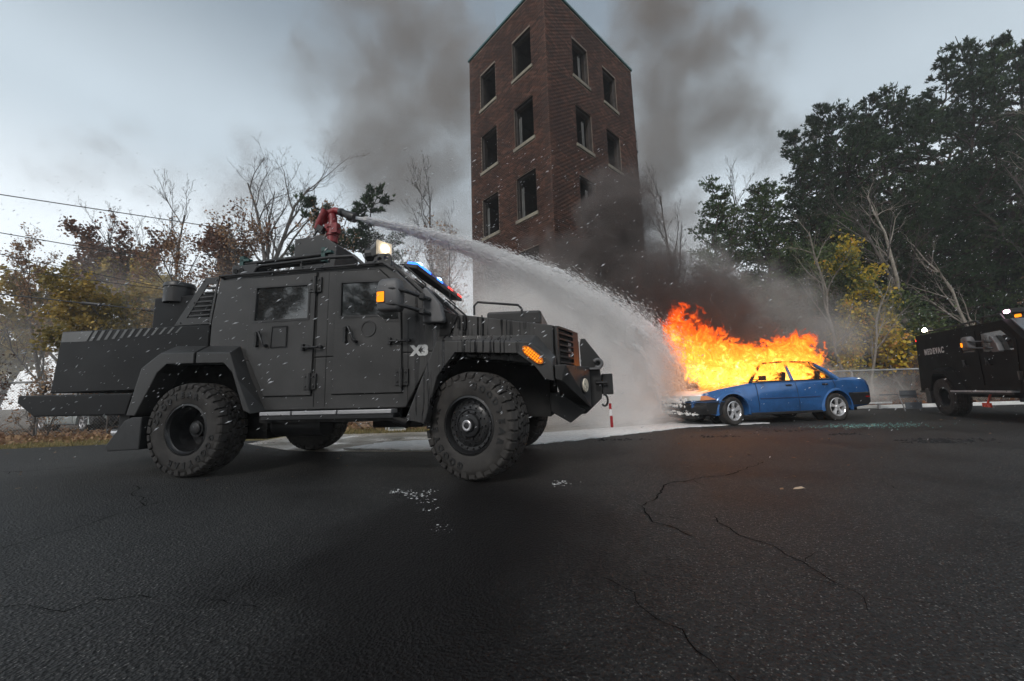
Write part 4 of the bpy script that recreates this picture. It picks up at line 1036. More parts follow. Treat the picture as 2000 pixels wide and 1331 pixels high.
# doors
D1 = [(-2.64, 2.205), (-2.655, 1.31), (-2.40, .85), (-1.825, .845), (-1.81, 2.198)]
D2 = [(-1.55, 2.185), (-1.575, .85), (-.775, .845), (-.80, 1.93), (-1.06, 2.17)]
W1 = [(-2.565, 2.08), (-1.897, 2.065), (-1.897, 1.69), (-2.575, 1.70)]
W2 = [(-1.49, 2.05), (-1.02, 2.03), (-.83, 1.86), (-.815, 1.605), (-.985, 1.615), (-1.065, 1.672), (-1.49, 1.683)]
for sg in (-1, 1):
    d1 = door(tk, D1, W1, sg, M_PAINT); d2 = door(tk, D2, W2, sg, M_PAINT)
    door_handle(d1, -2.52, 1.485, sg); door_handle(d2, -1.42, 1.475, sg)
    hinge(d1, -1.812, 2.06, sg); hinge(d1, -1.835, .99, sg, .17); hinge(d2, -.775, 1.0, sg, .17)
    check_strap(d1, -1.82, 1.36, sg); check_strap(d2, -.80, 1.375, sg)
    pp = MB().prism([(-2.32, 1.605), (-2.15, 1.60), (-2.15, 1.385), (-2.33, 1.385)], sg * 1.019, sg * 1.026).build('gun_port', M_PAINT2, d1, bevel=.003)
    MB().tube([(-2.33, sg * 1.026, 1.615), (-2.14, sg * 1.026, 1.61), (-2.14, sg * 1.026, 1.378), (-2.34, sg * 1.026, 1.376), (-2.33, sg * 1.026, 1.615)], .005, 6).build('port_frame', M_BLACK, d1)
    MB().lathe([(.001, 1.019), (.072, 1.02), (.074, 1.026), (.088, 1.027), (.090, 1.018)], (-1.16, 0, 1.525), 'y', 32, sg).build('round_port', M_PAINT2, d2, smooth=25)
    for x0, x1 in ((-1.80, -1.79), (-1.665, -1.66), (-.72, -.714)):   # panel seams
        MB().box(x0, x1, sg * .9985, sg * 1.0012, .72, 2.2 if x0 < -1 else 1.60).build('panel_seam', M_UNDER, tk)
# aluminium running board
for x0, x1 in ((-2.31, -1.945), (-1.925, -1.42), (-1.40, -.815)):
    for sg in (-1, 1): MB().box(x0, x1, sg * 1.02, sg * 1.15, .645, .682).build('running_board', M_ALU, tk, bevel=.004)
for sg in (-1, 1): MB().box(-2.30, -.80, sg * 1.0, sg * 1.14, .60, .643).build('step_support', M_BLACK, tk)
# arches
RO = [(-4.08, .68), (-3.93, 1.21), (-3.68, 1.372), (-3.215, 1.360)]; RI = [(-4.12, .68), (-4.00, 1.24), (-3.64, 1.475), (-3.215, 1.455)]; RA = [(-3.955, .675), (-3.70, 1.15), (-3.58, 1.245), (-3.215, 1.238)]
RO2 = [(-3.185, 1.358), (-2.745, 1.335), (-2.62, 1.03), (-2.435, .667)]; RI2 = [(-3.185, 1.452), (-2.76, 1.43), (-2.60, 1.08), (-2.375, .69)]; RA2 = [(-3.185, 1.237), (-2.82, 1.225), (-2.70, 1.12), (-2.525, .70)]
FO = [(-.67, .578), (-.50, .97), (-.353, 1.332), (.58, 1.272), (.78, 1.07), (.79, .90)]; FI = [(-.73, .60), (-.56, 1.0), (-.385, 1.405), (.62, 1.36), (.80, 1.14), (.80, .92)]; FA = [(-.475, .533), (-.345, .98), (-.16, 1.212), (.45, 1.174), (.62, 1.04), (.70, .925)]
for sg in (-1, 1):
    fender(tk, RO, RI, RA, sg, M_PAINT2, name='rear_wheel_arch'); fender(tk, RO2, RI2, RA2, sg, M_PAINT2, name='rear_wheel_arch')
    ff = fender(tk, FO, FI, FA, sg, M_PAINT, name='front_wheel_arch')
    # amber marker
    mk = MB(); rings = []
    for yy, s in ((1.141, 1.15), (1.150, 1.15), (1.151, .98), (1.155, .9)):
        rings.append([])
        for k in range(24):
            a = 2 * pi * k / 24; u = .075 * s * cos(a) + .045 * (1 if cos(a) > 0 else -1); v = .038 * s * sin(a); th = -.72
            rings[-1].append((.60 + u * cos(th) - v * sin(th), sg * yy, 1.150 + u * sin(th) + v * cos(th)))
    mk.ring(rings).build('marker_lamp', M_BLACK, ff, smooth=30)
    dots = MB()
    for iu in range(-4, 5):
        for iv in (-1, 0, 1):
            if abs(iu) == 4 and iv: continue
            u, v, th = iu * .024, iv * .021, -.72
            c = (.60 + u * cos(th) - v * sin(th), sg * 1.155, 1.150 + u * sin(th) + v * cos(th)); dots.ball(c, .0095, 8, 5)
    dots.build('marker_led', M_AMB, ff); MB().ring([[(p[0], sg * (1.1535), p[2]) if 0 else (.60 + (p[0] - .60) * .93, sg * q, 1.150 + (p[2] - 1.150) * .93) for p in rings[1]] for q in (1.1525, 1.1565)]).build('marker_lens', M_AMBD, ff)
# wheels
for x, fr in ((0, True), (-3.272, False)):
    truck_wheel(tk, (x, -.972, .512), radians(-17) if fr else 0, fr, True)
    truck_wheel(tk, (x, .972, .512), radians(-17) if fr else 0, fr, False)
for sg in (-1, 1): MB().prism([(-4.02, .66), (-3.88, .66), (-3.88, .30), (-4.33, .28), (-4.36, .34), (-4.12, .62)], sg * .78, sg * 1.12).build('mud_flap', M_PLAST, tk, bevel=.01)
ex = MB()
for y, l in ((-.80, -4.62), (-.66, -4.72)): ex.lathe([(.055, 0), (.062, -.30), (.052, -.30), (.045, 0)], (0, 0, 0), 'x', 20)
ex = MB()
for y, x in ((-.86, -4.62), (-.70, -4.86)): ex.lathe([(.048, .0), (.048, .32), (.04, .33), (.038, .02), (.048, 0)], (x, y, .47), 'x', 20)
ex.build('exhaust_pipes', M_CHROME, tk, smooth=40); MB().box(-4.45, -4.3, -.95, -.55, .40, .70).build('exhaust_bracket', M_BLACK, tk)
# hood
hv = [(-.36, -1, 1.65), (.775, -.95, 1.455), (.995, -.33, 1.475), (-.36, -.55, 1.72), (.72, -.52, 1.535)]
def hoodmesh():
    T = {}
    nl = [(-.36, 1.0, 1.650), (.775, .95, 1.455), (1.0, .33, 1.455), (-.36, .62, 1.705), (.60, .60, 1.545), (.93, .28, 1.50)]
    bot = [(-.36, 1.0, 1.22), (.775, .95, 1.05), (1.0, .33, 1.05)]
    vs = [(x, -y, z) for x, y, z in nl + bot] + [(x, y, z) for x, y, z in nl + bot]; n = 9
    fs = []
    for o in (0, n): fs += [(o + 0, o + 1, o + 4, o + 3), (o + 1, o + 2, o + 5, o + 4), (o + 0, o + 6, o + 7, o + 1), (o + 1, o + 7, o + 8, o + 2)]
    fs += [(3, 4, n + 4, n + 3), (4, 5, n + 5, n + 4), (5, 2, n + 2, n + 5), (2, 8, n + 8, n + 2), (0, 3, n + 3, n + 0, n + 6, 6), (6, 7, 8, n + 8, n + 7, n + 6)]
    return MB().add(vs, fs)
hood = hoodmesh().build('hood', M_PAINT, tk, bevel=.008)
MB().prism([(.0, -.5), (.62, -.42), (.62, .42), (.0, .5)], 1.56, 1.735, 'z').build('hood_scoop', M_PAINT2, hood, bevel=.03)
MB().tube([(-.08, -.72, 1.66), (-.08, -.72, 1.76), (-.04, -.72, 1.80), (.40, -.68, 1.745), (.44, -.68, 1.70), (.44, -.68, 1.62)], .013, 8).build('hood_rail', M_BLACK, hood, smooth=50)
# dark cowl corner and vents
MB().prism([(-.352, 1.645), (-.17, 1.612), (-.26, 1.41), (-.37, 1.405)], -1.012, -1.002).build('cowl_panel', M_BED, hood)
for x in (-.235, -.165, -.098):
    MB().cbox((x, -1.012, 1.535), (.026, .012, .13)).build('hood_vent', M_UNDER, hood, bevel=.006)
MB().box(.075, .085, -1.006, -.99, 1.36, 1.59).build('hood_seam', M_UNDER, hood)
# grille: angled opening with slats and hinge strip (both sides)
for sg in (-1, 1):
    a = Vector((.785, sg * .93, 0)); b = Vector((.985, sg * .37, 0)); d = (b - a).normalized(); n_ = Vector((d.y * -sg, d.x * sg, 0)); n_ = Vector((.94, sg * .336, 0))
    def pt(u, off, z): q = a + d * u + n_ * off; return (q.x, q.y, z)
    Lg = (b - a).length; gm_ = MB()
    def slab(u0, u1, o0, o1, z0, z1): return [pt(u, o, z) for u in (u0, u1) for o in (o0, o1) for z in (z0, z1)]
    F6 = [(0, 1, 3, 2), (4, 6, 7, 5), (0, 4, 5, 1), (2, 3, 7, 6), (0, 2, 6, 4), (1, 5, 7, 3)]
    g_ = MB().add(slab(.02, Lg - .02, .004, .010, 1.07, 1.44), F6).build('grille', M_UNDER, tk)
    for k in range(6): MB().add(slab(.06, Lg - .16, .012, .040, 1.085 + k * .058, 1.103 + k * .058), F6).build('grille_slat', M_PAINT2, g_)
    MB().add(slab(.01, .06, .010, .035, 1.06, 1.45), F6).add(slab(Lg - .16, Lg, .010, .035, 1.06, 1.45), F6).add(slab(.06, Lg - .16, .010, .035, 1.43, 1.455), F6).build('grille_frame', M_PAINT2, g_, bevel=.004)
    MB().add(slab(.35, .47, .006, .011, 1.14, 1.34), F6).build('headlamp', M_CHROME, g_)
# bumper
for sg in (-1, 1):
    top = [(.80, 1.14), (.90, 1.12), (1.12, .58), (1.12, .45), (.80, .45)]
    bot = [(.80, 1.13), (.86, 1.11), (1.12, .56), (1.12, .45), (.80, .45)]
    n = 5; vs = [(x, sg * y, 1.05 if i < 3 else 1.05) for i, (x, y) in enumerate(top)]
    zb = [.92, .90, .62, .62, .70]
    vs += [(x, sg * y, zb[i]) for i, (x, y) in enumerate(bot)]
    bp = MB().add(vs, [(0, 1, 2, 3, 4), (9, 8, 7, 6, 5)] + [(i, (i + 1) % 5, 5 + (i + 1) % 5, 5 + i) for i in range(5)]).build('bumper', M_PAINT, tk, bevel=.008)
    fl = Vector((1.055, sg * .73, .86)); nn = Vector((.926, sg * .377, 0))
    MB().cyl(fl - nn * .01, fl + nn * .014, .085, .085, 24).build('fog_lamp_ring', M_BLACK, bp); MB().cyl(fl + nn * .010, fl + nn * .022, .072, .066, 24).build('fog_lamp', simple('lamp_reflector', (.75, .68, .55), .3, .3), bp, smooth=30)
    # tall side plates with tow hooks
    sp_ = MB().prism([(1.035, 1.035), (1.03, 1.30), (1.045, 1.365), (1.09, 1.365), (1.235, 1.155), (1.245, 1.03)], sg * .46, sg * .49).build('winch_plate', M_PAINT2, tk, bevel=.004)
    hk = MB(); hk.tube([(1.21 + .042 * cos(t), sg * .53, 1.075 + .042 * sin(t) + .012) for t in np.linspace(2.6, -2.4, 14)], .019, 8); hk.cbox((1.18, sg * .53, 1.035), (.12, .05, .02)); hk.build('tow_hook', M_GREYPL, sp_, smooth=50)
MB().prism([(1.02, 1.05), (1.235, 1.03), (1.245, .80), (1.235, .72), (1.06, .56), (.92, .56), (.92, 1.05)], -.46, .46).build('winch_bumper', M_PAINT2, tk, bevel=.01)
MB().prism([(1.18, .92), (1.235, .92), (1.235, .80), (1.18, .80)], -.47, -.455).build('winch_window', M_UNDER, tk)
MB().prism([(.78, .80), (1.06, .60), (.90, .48), (.70, .60), (.70, .80)], -.62, .62).build('skid_plate', M_BLACK, tk, bevel=.01)
MB().box(1.25, 1.36, -.43, -.15, .76, .98).tube([(1.18, -.475, .885), (1.30, -.475, .885)], .014, 8).build('fairlead', M_BLACK, tk, bevel=.01)
wh = MB().tube([(1.26 + .035 * cos(t), -.44, .70 + .06 * sin(t)) for t in np.linspace(1.8, -2.4, 12)], .011, 8).build('winch_hook', M_BOLT, tk, smooth=50)
M_STRAPR = simple('red_strap', (.30, .015, .02), .8); M_STRAPW = simple('white_strap', (.7, .68, .68), .8)
mb = MB(); mb.cbox((1.32, -.44, .475), (.028, .008, .12)); mb.cbox((1.315, -.44, .635), (.026, .008, .06)); mb.build('hook_strap', M_STRAPR, wh)
MB().cbox((1.316, -.44, .575), (.026, .007, .08)).build('hook_strap', M_STRAPW, wh)
# windscreen, wipers, light bar
a = Vector((-.955, 0, 2.235)); b = Vector((-.365, 0, 1.66)); d = (b - a); nrm = Vector((-d.z, 0, d.x)).normalized(); nrm = nrm if nrm.z > 0 else -nrm
for y0, y1 in ((-.93, -.03), (.03, .93)):
    def q(t, o): p = a + d * t + nrm * o; return (p.x, p.z)
    sf = MB().prism([q(.04, .004), q(.04, .03), q(.94, .03), q(.94, .004)], y0, y1).build('windscreen_frame', M_PAINT2, tk, bevel=.006)
    MB().prism([q(.10, .031), q(.10, .036), q(.88, .036), q(.88, .031)], y0 + .06, y1 - .06).build('windscreen', mat_glass('windscreen_glass', (.05, .055, .06)), sf)
    wp = MB(); y = (y0 + y1) / 2
    for k in range(2): wp.tube([(*[q(.95, .06)[0]], y + .1 * k, q(.95, .06)[1]), (q(.55, .07)[0], y - .30 + .08 * k, q(.55, .07)[1]), (q(.3, .055)[0], y - .32 + .06 * k, q(.3, .055)[1])], .009, 6)
    wp.build('wiper', M_BLACK, sf)
    MB().tube([(q(.08, .07)[0], y0 + .02, q(.08, .07)[1]), (q(.12, .10)[0], y0 + .02, q(.12, .10)[1]), (q(.55, .10)[0], y0 + .02, q(.55, .10)[1]), (q(.6, .05)[0], y0 + .02, q(.6, .05)[1])], .010, 6).build('visor_rail', M_BLACK, sf)
lb = MB().cbox((-.79, 0, 2.255), (.17, 1.60, .05), (0, .2, 0)).build('light_bar', M_BLACK, tk, bevel=.01)
for k in range(8):
    y = -.70 + k * .2; bl = k < 5
    MB().cbox((-.77, y, 2.288), (.13, .18, .035), (0, .2, 0)).build('light_bar_lens', (M_BLUE if k in (0, 1, 3) else M_BLUEL) if bl else (M_REDL if k in (5, 7) else M_REDLENS), lb, bevel=.01)
    if k in (0, 3): MB().ball((-.745, y, 2.298), .05, 12, 8, (1, 1.2, .45)).build('strobe', M_BLUEH, lb, smooth=60)
# roof: drip rail, roof rails, rack, cannon, lamp, antenna
MB().tube([(-3.08, -1.03, 2.262), (-1.0, -1.03, 2.232), (-.88, -1.02, 2.15)], .014, 8).build('drip_rail', M_BLACK, tk)
MB().tube([(-3.08, 1.03, 2.262), (-1.0, 1.03, 2.232)], .014, 8).build('drip_rail', M_BLACK, tk)
for x in (-3.03, -2.38, -1.72, -1.08): MB().tube([(x, -1.0, 2.235), (x - .02, -1.04, 2.255)], .016, 6).build('rail_bracket', M_BLACK, tk)
rk_ = MB()
rk_.tube([(-2.75, -.92, 2.27), (-2.68, -.92, 2.37), (-2.62, -.92, 2.385), (-1.72, -.92, 2.40), (-1.42, -.92, 2.39), (-1.28, -.92, 2.26)], .020, 8)
rk_.tube([(-2.60, -.86, 2.29), (-1.60, -.86, 2.30)], .018, 8); rk_.cyl((-2.1, -.9, 2.26), (-2.1, -.9, 2.39), .018)
rack = rk_.build('roof_rack', M_BLACK, tk, smooth=50); rk_ = MB()
rk_.tube([(-3.08, -.80, 2.25), (-3.09, -.80, 2.42), (-3.02, -.80, 2.475), (-2.9, -.80, 2.48), (-1.85, -.80, 2.50)], .026, 8)
rk_.tube([(-3.0, -.7, 2.44), (-1.9, -.7, 2.46)], .03, 8)
for y in (-.92, .92): MB().tube([(-2.9, y, 2.30), (-1.3, y, 2.27)], .014, 6).build('side_rail', M_BLACK, rack)
rk_.build('pipe_bundle', M_BLACK, rack, smooth=50)
bx = MB().box(-3.06, -2.72, -.90, -.45, 2.28, 2.43).build('rack_box', M_PLAST, rack, bevel=.01)
for x in (-3.0, -2.92): MB().cyl((x, -.903, 2.36), (x, -.91, 2.36), .03, n=16).build('box_knob', M_UNDER, rack)
for x in (-3.02, -1.90): MB().box(x, x + .05, -.84, -.78, 2.40, 2.57).box(x, x + .13, -.84, -.78, 2.50, 2.53).build('rack_bracket', M_TEAL, rack)
MB().box(-2.7, -1.3, -.6, .6, 2.25, 2.30).build('roof_hatch', M_PAINT2, tk, bevel=.01)
# cannon at y = -.3
cy0 = -.30
tb = MB().prism([(-2.52, 2.42), (-2.52, 2.86), (-2.14, 2.88), (-1.92, 2.73), (-1.92, 2.55), (-1.95, 2.42)], cy0 - .24, cy0 + .24).build('cannon_base', M_PAINT2, tk, bevel=.008)
MB().box(-2.45, -1.95, cy0 - .18, cy0 + .18, 2.25, 2.45).build('cannon_plinth', M_BLACK, tb)
for x, z in ((-2.45, 2.80), (-2.45, 2.5), (-2.1, 2.5)): MB().cyl((x, cy0 - .24, z), (x, cy0 - .247, z), .012, n=8).build('bolt', M_BOLT, tb)
mn = MB()
mn.lathe([(.085, 2.87), (.085, 2.97), (.10, 2.975), (.10, 3.0), (.085, 3.005), (.08, 3.10), (.095, 3.11), (.095, 3.15), (.075, 3.16), (.07, 3.24)], (-2.20, cy0, 0), 'z', 20)
mn.tube([(-2.20, cy0, 3.20), (-2.20, cy0, 3.30), (-2.22, cy0, 3.34)], .070, 12)
mn.cbox((-2.10, cy0 - .05, 3.08), (.11, .10, .16)); mn.cbox((-2.28, cy0, 3.12), (.07, .12, .12))
mn.tube([(-2.46, cy0 - .06, 3.10), (-2.42, cy0 - .06, 3.20), (-2.31, cy0 - .06, 3.42)], [.050, .058, .058], 14)
mn.tube([(-2.40, cy0, 3.22), (-2.27, cy0, 3.42)], .055, 10)
mn.tube([(-2.27, cy0, 3.38), (-2.16, cy0, 3.42), (-2.06, cy0, 3.385)], [.062, .060, .056], 14)
def shr(m): m.v = [(-1.83 + .76 * (x + 1.77), cy0 + .85 * (y - cy0), 2.87 + .82 * (z - 2.87)) for x, y, z in m.v]; return m
shr(mn); red = mn.build('water_cannon', M_RED, tk, smooth=40)
shr(MB().tube([(-2.07, cy0, 3.39), (-2.02, cy0, 3.37), (-1.99, cy0, 3.36), (-1.88, cy0, 3.30), (-1.80, cy0, 3.265), (-1.77, cy0, 3.25)], [.062, .072, .055, .075, .082, .078], 18)).build('nozzle', M_PLAST, red, smooth=30)
shr(MB().tube([(-2.47, cy0 - .07, 3.085), (-2.46, cy0 - .07, 3.10)], .045, 12)).build('cannon_motor_cap', M_BLACK, red)
cb_ = MB().tube([(-2.30, cy0 - .1, 3.12), (-2.42, cy0 - .12, 3.02), (-2.48, cy0 - .12, 2.92), (-2.40, cy0 - .1, 2.90), (-2.25, cy0 - .1, 2.93)], .018, 6)
cb_.cbox((-2.36, cy0 - .08, 3.08), (.12, .09, .10), (0, .5, 0))
cb_.tube([(-2.04 + .012 * k, cy0 - .06 + .012 * cos(k * 2), 3.06 + .010 * k * (1 if k < 12 else 2.2) * .6 + .012 * sin(k * 2)) for k in range(18)], .007, 5)
shr(cb_); cb_.build('cannon_cable', M_BLACK, red, smooth=50)
# spot lamp with pedestal and lifting eye
sl = MB().prism([(-1.45, 2.25), (-1.42, 2.40), (-1.10, 2.40), (-1.02, 2.25)], -.70, -.42).build('lamp_pedestal', M_PAINT2, tk, bevel=.006)
MB().tube([(-1.42, -.62, 2.50), (-1.30, -.62, 2.50)], [.09, .09], 14).build('lamp_mount', M_BLACK, sl)
MB().tube([(-1.34, -.62, 2.52), (-1.30, -.64, 2.525), (-1.20, -.68, 2.53)], [.05, .10, .12], 8).build('lamp_body', M_GREYPL, sl, bevel=.005)
cL = Vector((-1.19, -.685, 2.53)); u = Vector((1, -.55, .0)).normalized(); s_ = Vector((-u.y, u.x, 0))
vs = [cL + u * o + s_ * a1 + Vector((0, 0, b1)) for o in (0, .03) for a1 in (-.10, .10) for b1 in (-.09, .09)]
MB().add(vs, [(0, 1, 3, 2), (4, 6, 7, 5), (0, 4, 5, 1), (2, 3, 7, 6), (0, 2, 6, 4), (1, 5, 7, 3)]).build('lamp_lens', simple('lamp_glass', (.75, .62, .45), .3), sl, bevel=.01)
MB().ball(tuple(cL + u * .035), .045, 12, 8).build('lamp_bulb', M_WHITEL, sl)
MB().prism([(-1.20, 2.235), (-1.16, 2.34), (-1.10, 2.38), (-.99, 2.38), (-.965, 2.35), (-.955, 2.235)], -.93, -.905, 'y', [[(-1.10 + .028 * cos(t), 2.315 + .028 * sin(t)) for t in np.linspace(0, 2 * pi, 12, endpoint=False)], [(-1.02 + .028 * cos(t), 2.325 + .028 * sin(t)) for t in np.linspace(0, 2 * pi, 12, endpoint=False)]]).build('lifting_eye', M_PAINT2, tk, bevel=.003)
MB().tube([(-.62, 0.02, 1.93), (-.625, .02, 2.4), (-.63, .02, 2.86)], [.006, .004, .0025], 5).lathe([(.02, 1.88), (.02, 1.95), (.001, 1.96)], (-.62, .02, 0), 'z', 10).build('antenna', M_BLACK, tk)
mirror_assembly(tk, -.735, 1.775, -1); mirror_assembly(tk, -.735, 1.775, 1)
for ch_, ox in (('X', -.050), ('3', .046)):
    vs, fs = text_geo(ch_, .135, .002, .010)
    MB().add([(-.575 + ox + x * 1.05, -1.003 - z, 1.262 + y) for x, y, z in vs], fs).build('letter', M_DECAL, tk)
# ------------------------------------------------------------------ sedans
def eval_bool(o, cutters):
    for c in cutters:
        m = o.modifiers.new('b', 'BOOLEAN'); m.object = c; m.operation = 'DIFFERENCE'; m.solver = 'EXACT'
    bpy.context.view_layer.update()
    dg = bpy.context.evaluated_depsgraph_get(); me = bpy.data.meshes.new_from_object(o.evaluated_get(dg))
    o.modifiers.clear(); old = o.data; o.data = me
    for c in cutters: bpy.data.objects.remove(c)
    return o
def mat_carpaint(name, col, burnt):
    g = NG(name); o = g.obj(); n = g.noise(o, 3, 4, .6)
    c = g.mix(g.rng(n, .35, .7), tuple(x * .8 for x in col), tuple(min(1, x * 1.15) for x in col)); r = .22; 
    if burnt:
        s = g.n('ShaderNodeSeparateXYZ'); g.set(s.inputs[0], o); x, y, z = s.outputs[0], s.outputs[1], s.outputs[2]
        nn = g.noise(o, 4.5, 5, .65, .6); dn = g.m('MULTIPLY', g.m('SUBTRACT', nn, .5), 1.0)
        # scorched paint on the bonnet and roof
        top = g.rng(g.m('ADD', z, g.m('MULTIPLY', g.m('ABSOLUTE', y), -.12)), .70, .76, 0, 1, True)
        k = g.m('MULTIPLY', g.rng(g.m('ADD', x, dn), -.62, -.40, 0, 1, True), g.m('LESS_THAN', g.m('ABSOLUTE', g.m('ADD', y, g.m('MULTIPLY', dn, .15))), .70))
        k = g.m('MULTIPLY', k, g.rng(z, .70, .74, 0, 1))
        c = g.mix(k, c, g.mix(g.rng(g.noise(o, 14, 4), .4, .65), (.05, .006, .012), (.30, .035, .03)))
        # foam clinging to the nose
        f = g.rng(g.m('ADD', g.m('ADD', x, g.m('MULTIPLY', y, -.28)), dn), .22, .42, 0, 1, True)
        f = g.m('MULTIPLY', f, g.rng(g.m('ADD', z, g.m('MULTIPLY', g.noise(o, 20, 3), .12)), .58, .64))
        c = g.mix(f, c, (.86, .87, .88)); r = g.rng(f, 0, 1, .22, .6)
        rf = g.rng(z, 1.22, 1.27); c = g.mix(rf, c, (.03, .012, .012))
        # rain spots / dust low down
        d = g.rng(g.noise(o, 25, 4, .7), .5, .75, 0, .30); c = g.mix(g.m('MULTIPLY', d, g.rng(z, .7, .2)), c, (.03, .035, .05))
    return g.bsdf(c, r, .25, g.noise(o, 6, 3), .06, .01, coat=.5)
def build_sedan(label, loc, rz, col, burnt, name='sedan_car', steer=0.):
    t = thing(name, label, 'car', (*loc, 0), rz)
    P = mat_carpaint(name + '_paint' + ('_burnt' if burnt else ''), col, burnt)
    ST = [  # X, z centre top, z shoulder, w shoulder, w max, z bottom
        (.80, .62, .59, .56, .62, .34), (.72, .665, .63, .66, .72, .28), (.50, .725, .69, .745, .80, .24), (.2, .785, .755, .77, .825, .2), (-.2, .845, .815, .785, .835, .2), (-.56, .90, .872, .79, .84, .2),
        (-.9, .905, .885, .79, .842, .2), (-1.6, .905, .892, .79, .845, .2), (-2.3, .91, .90, .785, .842, .2), (-2.68, .925, .905, .78, .838, .22), (-2.85, .96, .925, .77, .832, .25), (-3.2, .965, .935, .745, .81, .28),
        (-3.45, .955, .92, .715, .78, .30), (-3.56, .93, .89, .68, .75, .33), (-3.60, .86, .82, .64, .71, .38)]
    rings = []
    for X, zc, zs, ws, wm, zb in ST:
        half = [(0, zc), (ws * .45, zc - .003), (ws * .80, zs + (zc - zs) * .55), (ws * .96, zs + .006), (ws + (wm - ws) * .35, zs - .045), (wm * .99, zs - (zs - zb) * .28), (wm, zs - (zs - zb) * .45), (wm * .995, zs - (zs - zb) * .62), (wm * .975, zb + .06), (wm * .93, zb), (0, zb)]
        rings.append([(X, y, z) for y, z in half] + [(X, -y, z) for y, z in half[-2:0:-1]])
    body = MB().ring(rings).build('body', P, t, smooth=32)
    cut = []
    for X in (0, -2.571):
        cut.append(MB().cyl((X, .50, .30), (X, 1.1, .30), .355, n=40).build('c', None)); cut.append(MB().cyl((X, -1.1, .30), (X, -.50, .30), .355, n=40).build('c', None))
    cut.append(MB().box(-2.62, -.62, -.70, .70, .32, 1.2).build('c', None))
    body.parent = None; bpy.context.view_layer.update(); eval_bool(body, cut); body.parent = t
    body.data.polygons.foreach_set('use_smooth', [True] * len(body.data.polygons)); body.data.set_sharp_from_angle(angle=radians(32))
    body.data.materials.clear(); body.data.materials.append(P)
    # arch flares
    for X in (0, -2.571):
        for sg in (-1, 1):
            rg_ = []
            for k in range(21):
                a = radians(-12 + 204 * k / 20); c_, s_ = cos(a), sin(a)
                yb = .835 if X == 0 else .83
                rg_.append([(X + .352 * c_, sg * (yb - .03), .30 + .352 * s_), (X + .356 * c_, sg * (yb + .022), .30 + .356 * s_), (X + .385 * c_, sg * (yb + .022), .30 + .385 * s_), (X + .43 * c_, sg * (yb - .02), .30 + .43 * s_)])
            MB().ring(rg_, True, True).build('arch_flare', P, body, smooth=60)
            MB().cyl((X, sg * .48, .30), (X, sg * .52, .30), .35, n=28).build('wheel_well', M_UNDER, body)
    # greenhouse
    def bar(a, b, w_, h_):
        a = Vector(a); b = Vector(b); return MB().tube([a, b], [w_, h_], 6)
    rf = MB(); rr = []
    for X, zc, w_ in ((-.93, 1.275, .55), (-1.05, 1.325, .565), (-1.5, 1.355, .575), (-2.0, 1.35, .57), (-2.2, 1.325, .56), (-2.30, 1.29, .55)):
        rr.append([(X, -w_, zc - .045), (X, -w_ * .93, zc - .01), (X, -w_ * .5, zc + .005), (X, w_ * .5, zc + .005), (X, w_ * .93, zc - .01), (X, w_, zc - .045), (X, w_ * .9, zc - .05), (X, -w_ * .9, zc - .05)])
    rf.ring(rr).build('roof', P, t, smooth=50)
    Pd = simple(name + '_window_trim', (.012, .012, .014), .5)
    for sg in (-1, 1):
        MB().tube([(-.52, sg * .755, .875), (-.75, sg * .67, 1.10), (-1.0, sg * .57, 1.285)], [.034, .03, .028], 8).build('pillar', Pd if burnt else P, t, smooth=60)
        MB().prism([(-1.585, .88), (-1.52, .88), (-1.565, 1.31), (-1.60, 1.31)], -.02, .02).build('pillar', P, t)
        pl = bpy.context.scene.objects[-1] if False else None
        MB().tube([(-2.72, sg * .745, .90), (-2.50, sg * .67, 1.12), (-2.27, sg * .57, 1.30)], [.07, .05, .04], 8).build('pillar', P, t, smooth=60)
        # window line trim, quarter light bar
        MB().tube([(-.55, sg * .775, .895), (-1.6, sg * .785, .90), (-2.62, sg * .77, .915)], .012, 6).build('window_trim', Pd, t)
        MB().tube([(-1.0, sg * .60, 1.295), (-1.6, sg * .605, 1.325), (-2.27, sg * .595, 1.31)], .014, 6).build('window_trim', Pd, t)
        MB().tube([(-2.33, sg * .765, .91), (-2.20, sg * .60, 1.31)], .013, 6).build('window_divider', Pd, t)
        MB().tube([(-.62, sg * .79, .895), (-.66, sg * .83, .93), (-.68, sg * .87, .95)], .014, 6).cbox((-.70, sg * .90, .965), (.06, .15, .10)).build('door_mirror', Pd, t, bevel=.01)
    for o in [c for c in t.children if c.name.startswith('pillar')]: pass
    # move the flat B pillars out to the sides, leaning in
    k = 0
    for c in t.children:
        if c.name.startswith('pillar') and len(c.data.vertices) == 8:
            sg = (-1, 1)[k]; k += 1
            for v in c.data.vertices: v.co.y += sg * (.775 - (v.co.z - .88) * .42)
    MB().add([(-.60, -.68, .90), (-.60, .68, .90), (-1.0, .52, 1.27), (-1.0, -.52, 1.27)], [(0, 1, 2, 3)]) if False else None
    gl_ = mat_glass(name + '_rear_glass', (.02, .02, .022), .1)
    MB().add([(-2.24, -.50, 1.30), (-2.24, .50, 1.30), (-2.74, .62, .955), (-2.74, -.62, .955), (-2.25, -.50, 1.28), (-2.25, .50, 1.28), (-2.73, .62, .94), (-2.73, -.62, .94)], [(0, 1, 2, 3), (4, 5, 6, 7), (0, 1, 5, 4), (2, 3, 7, 6), (1, 2, 6, 5), (0, 3, 7, 4)]).build('rear_window', gl_, t)
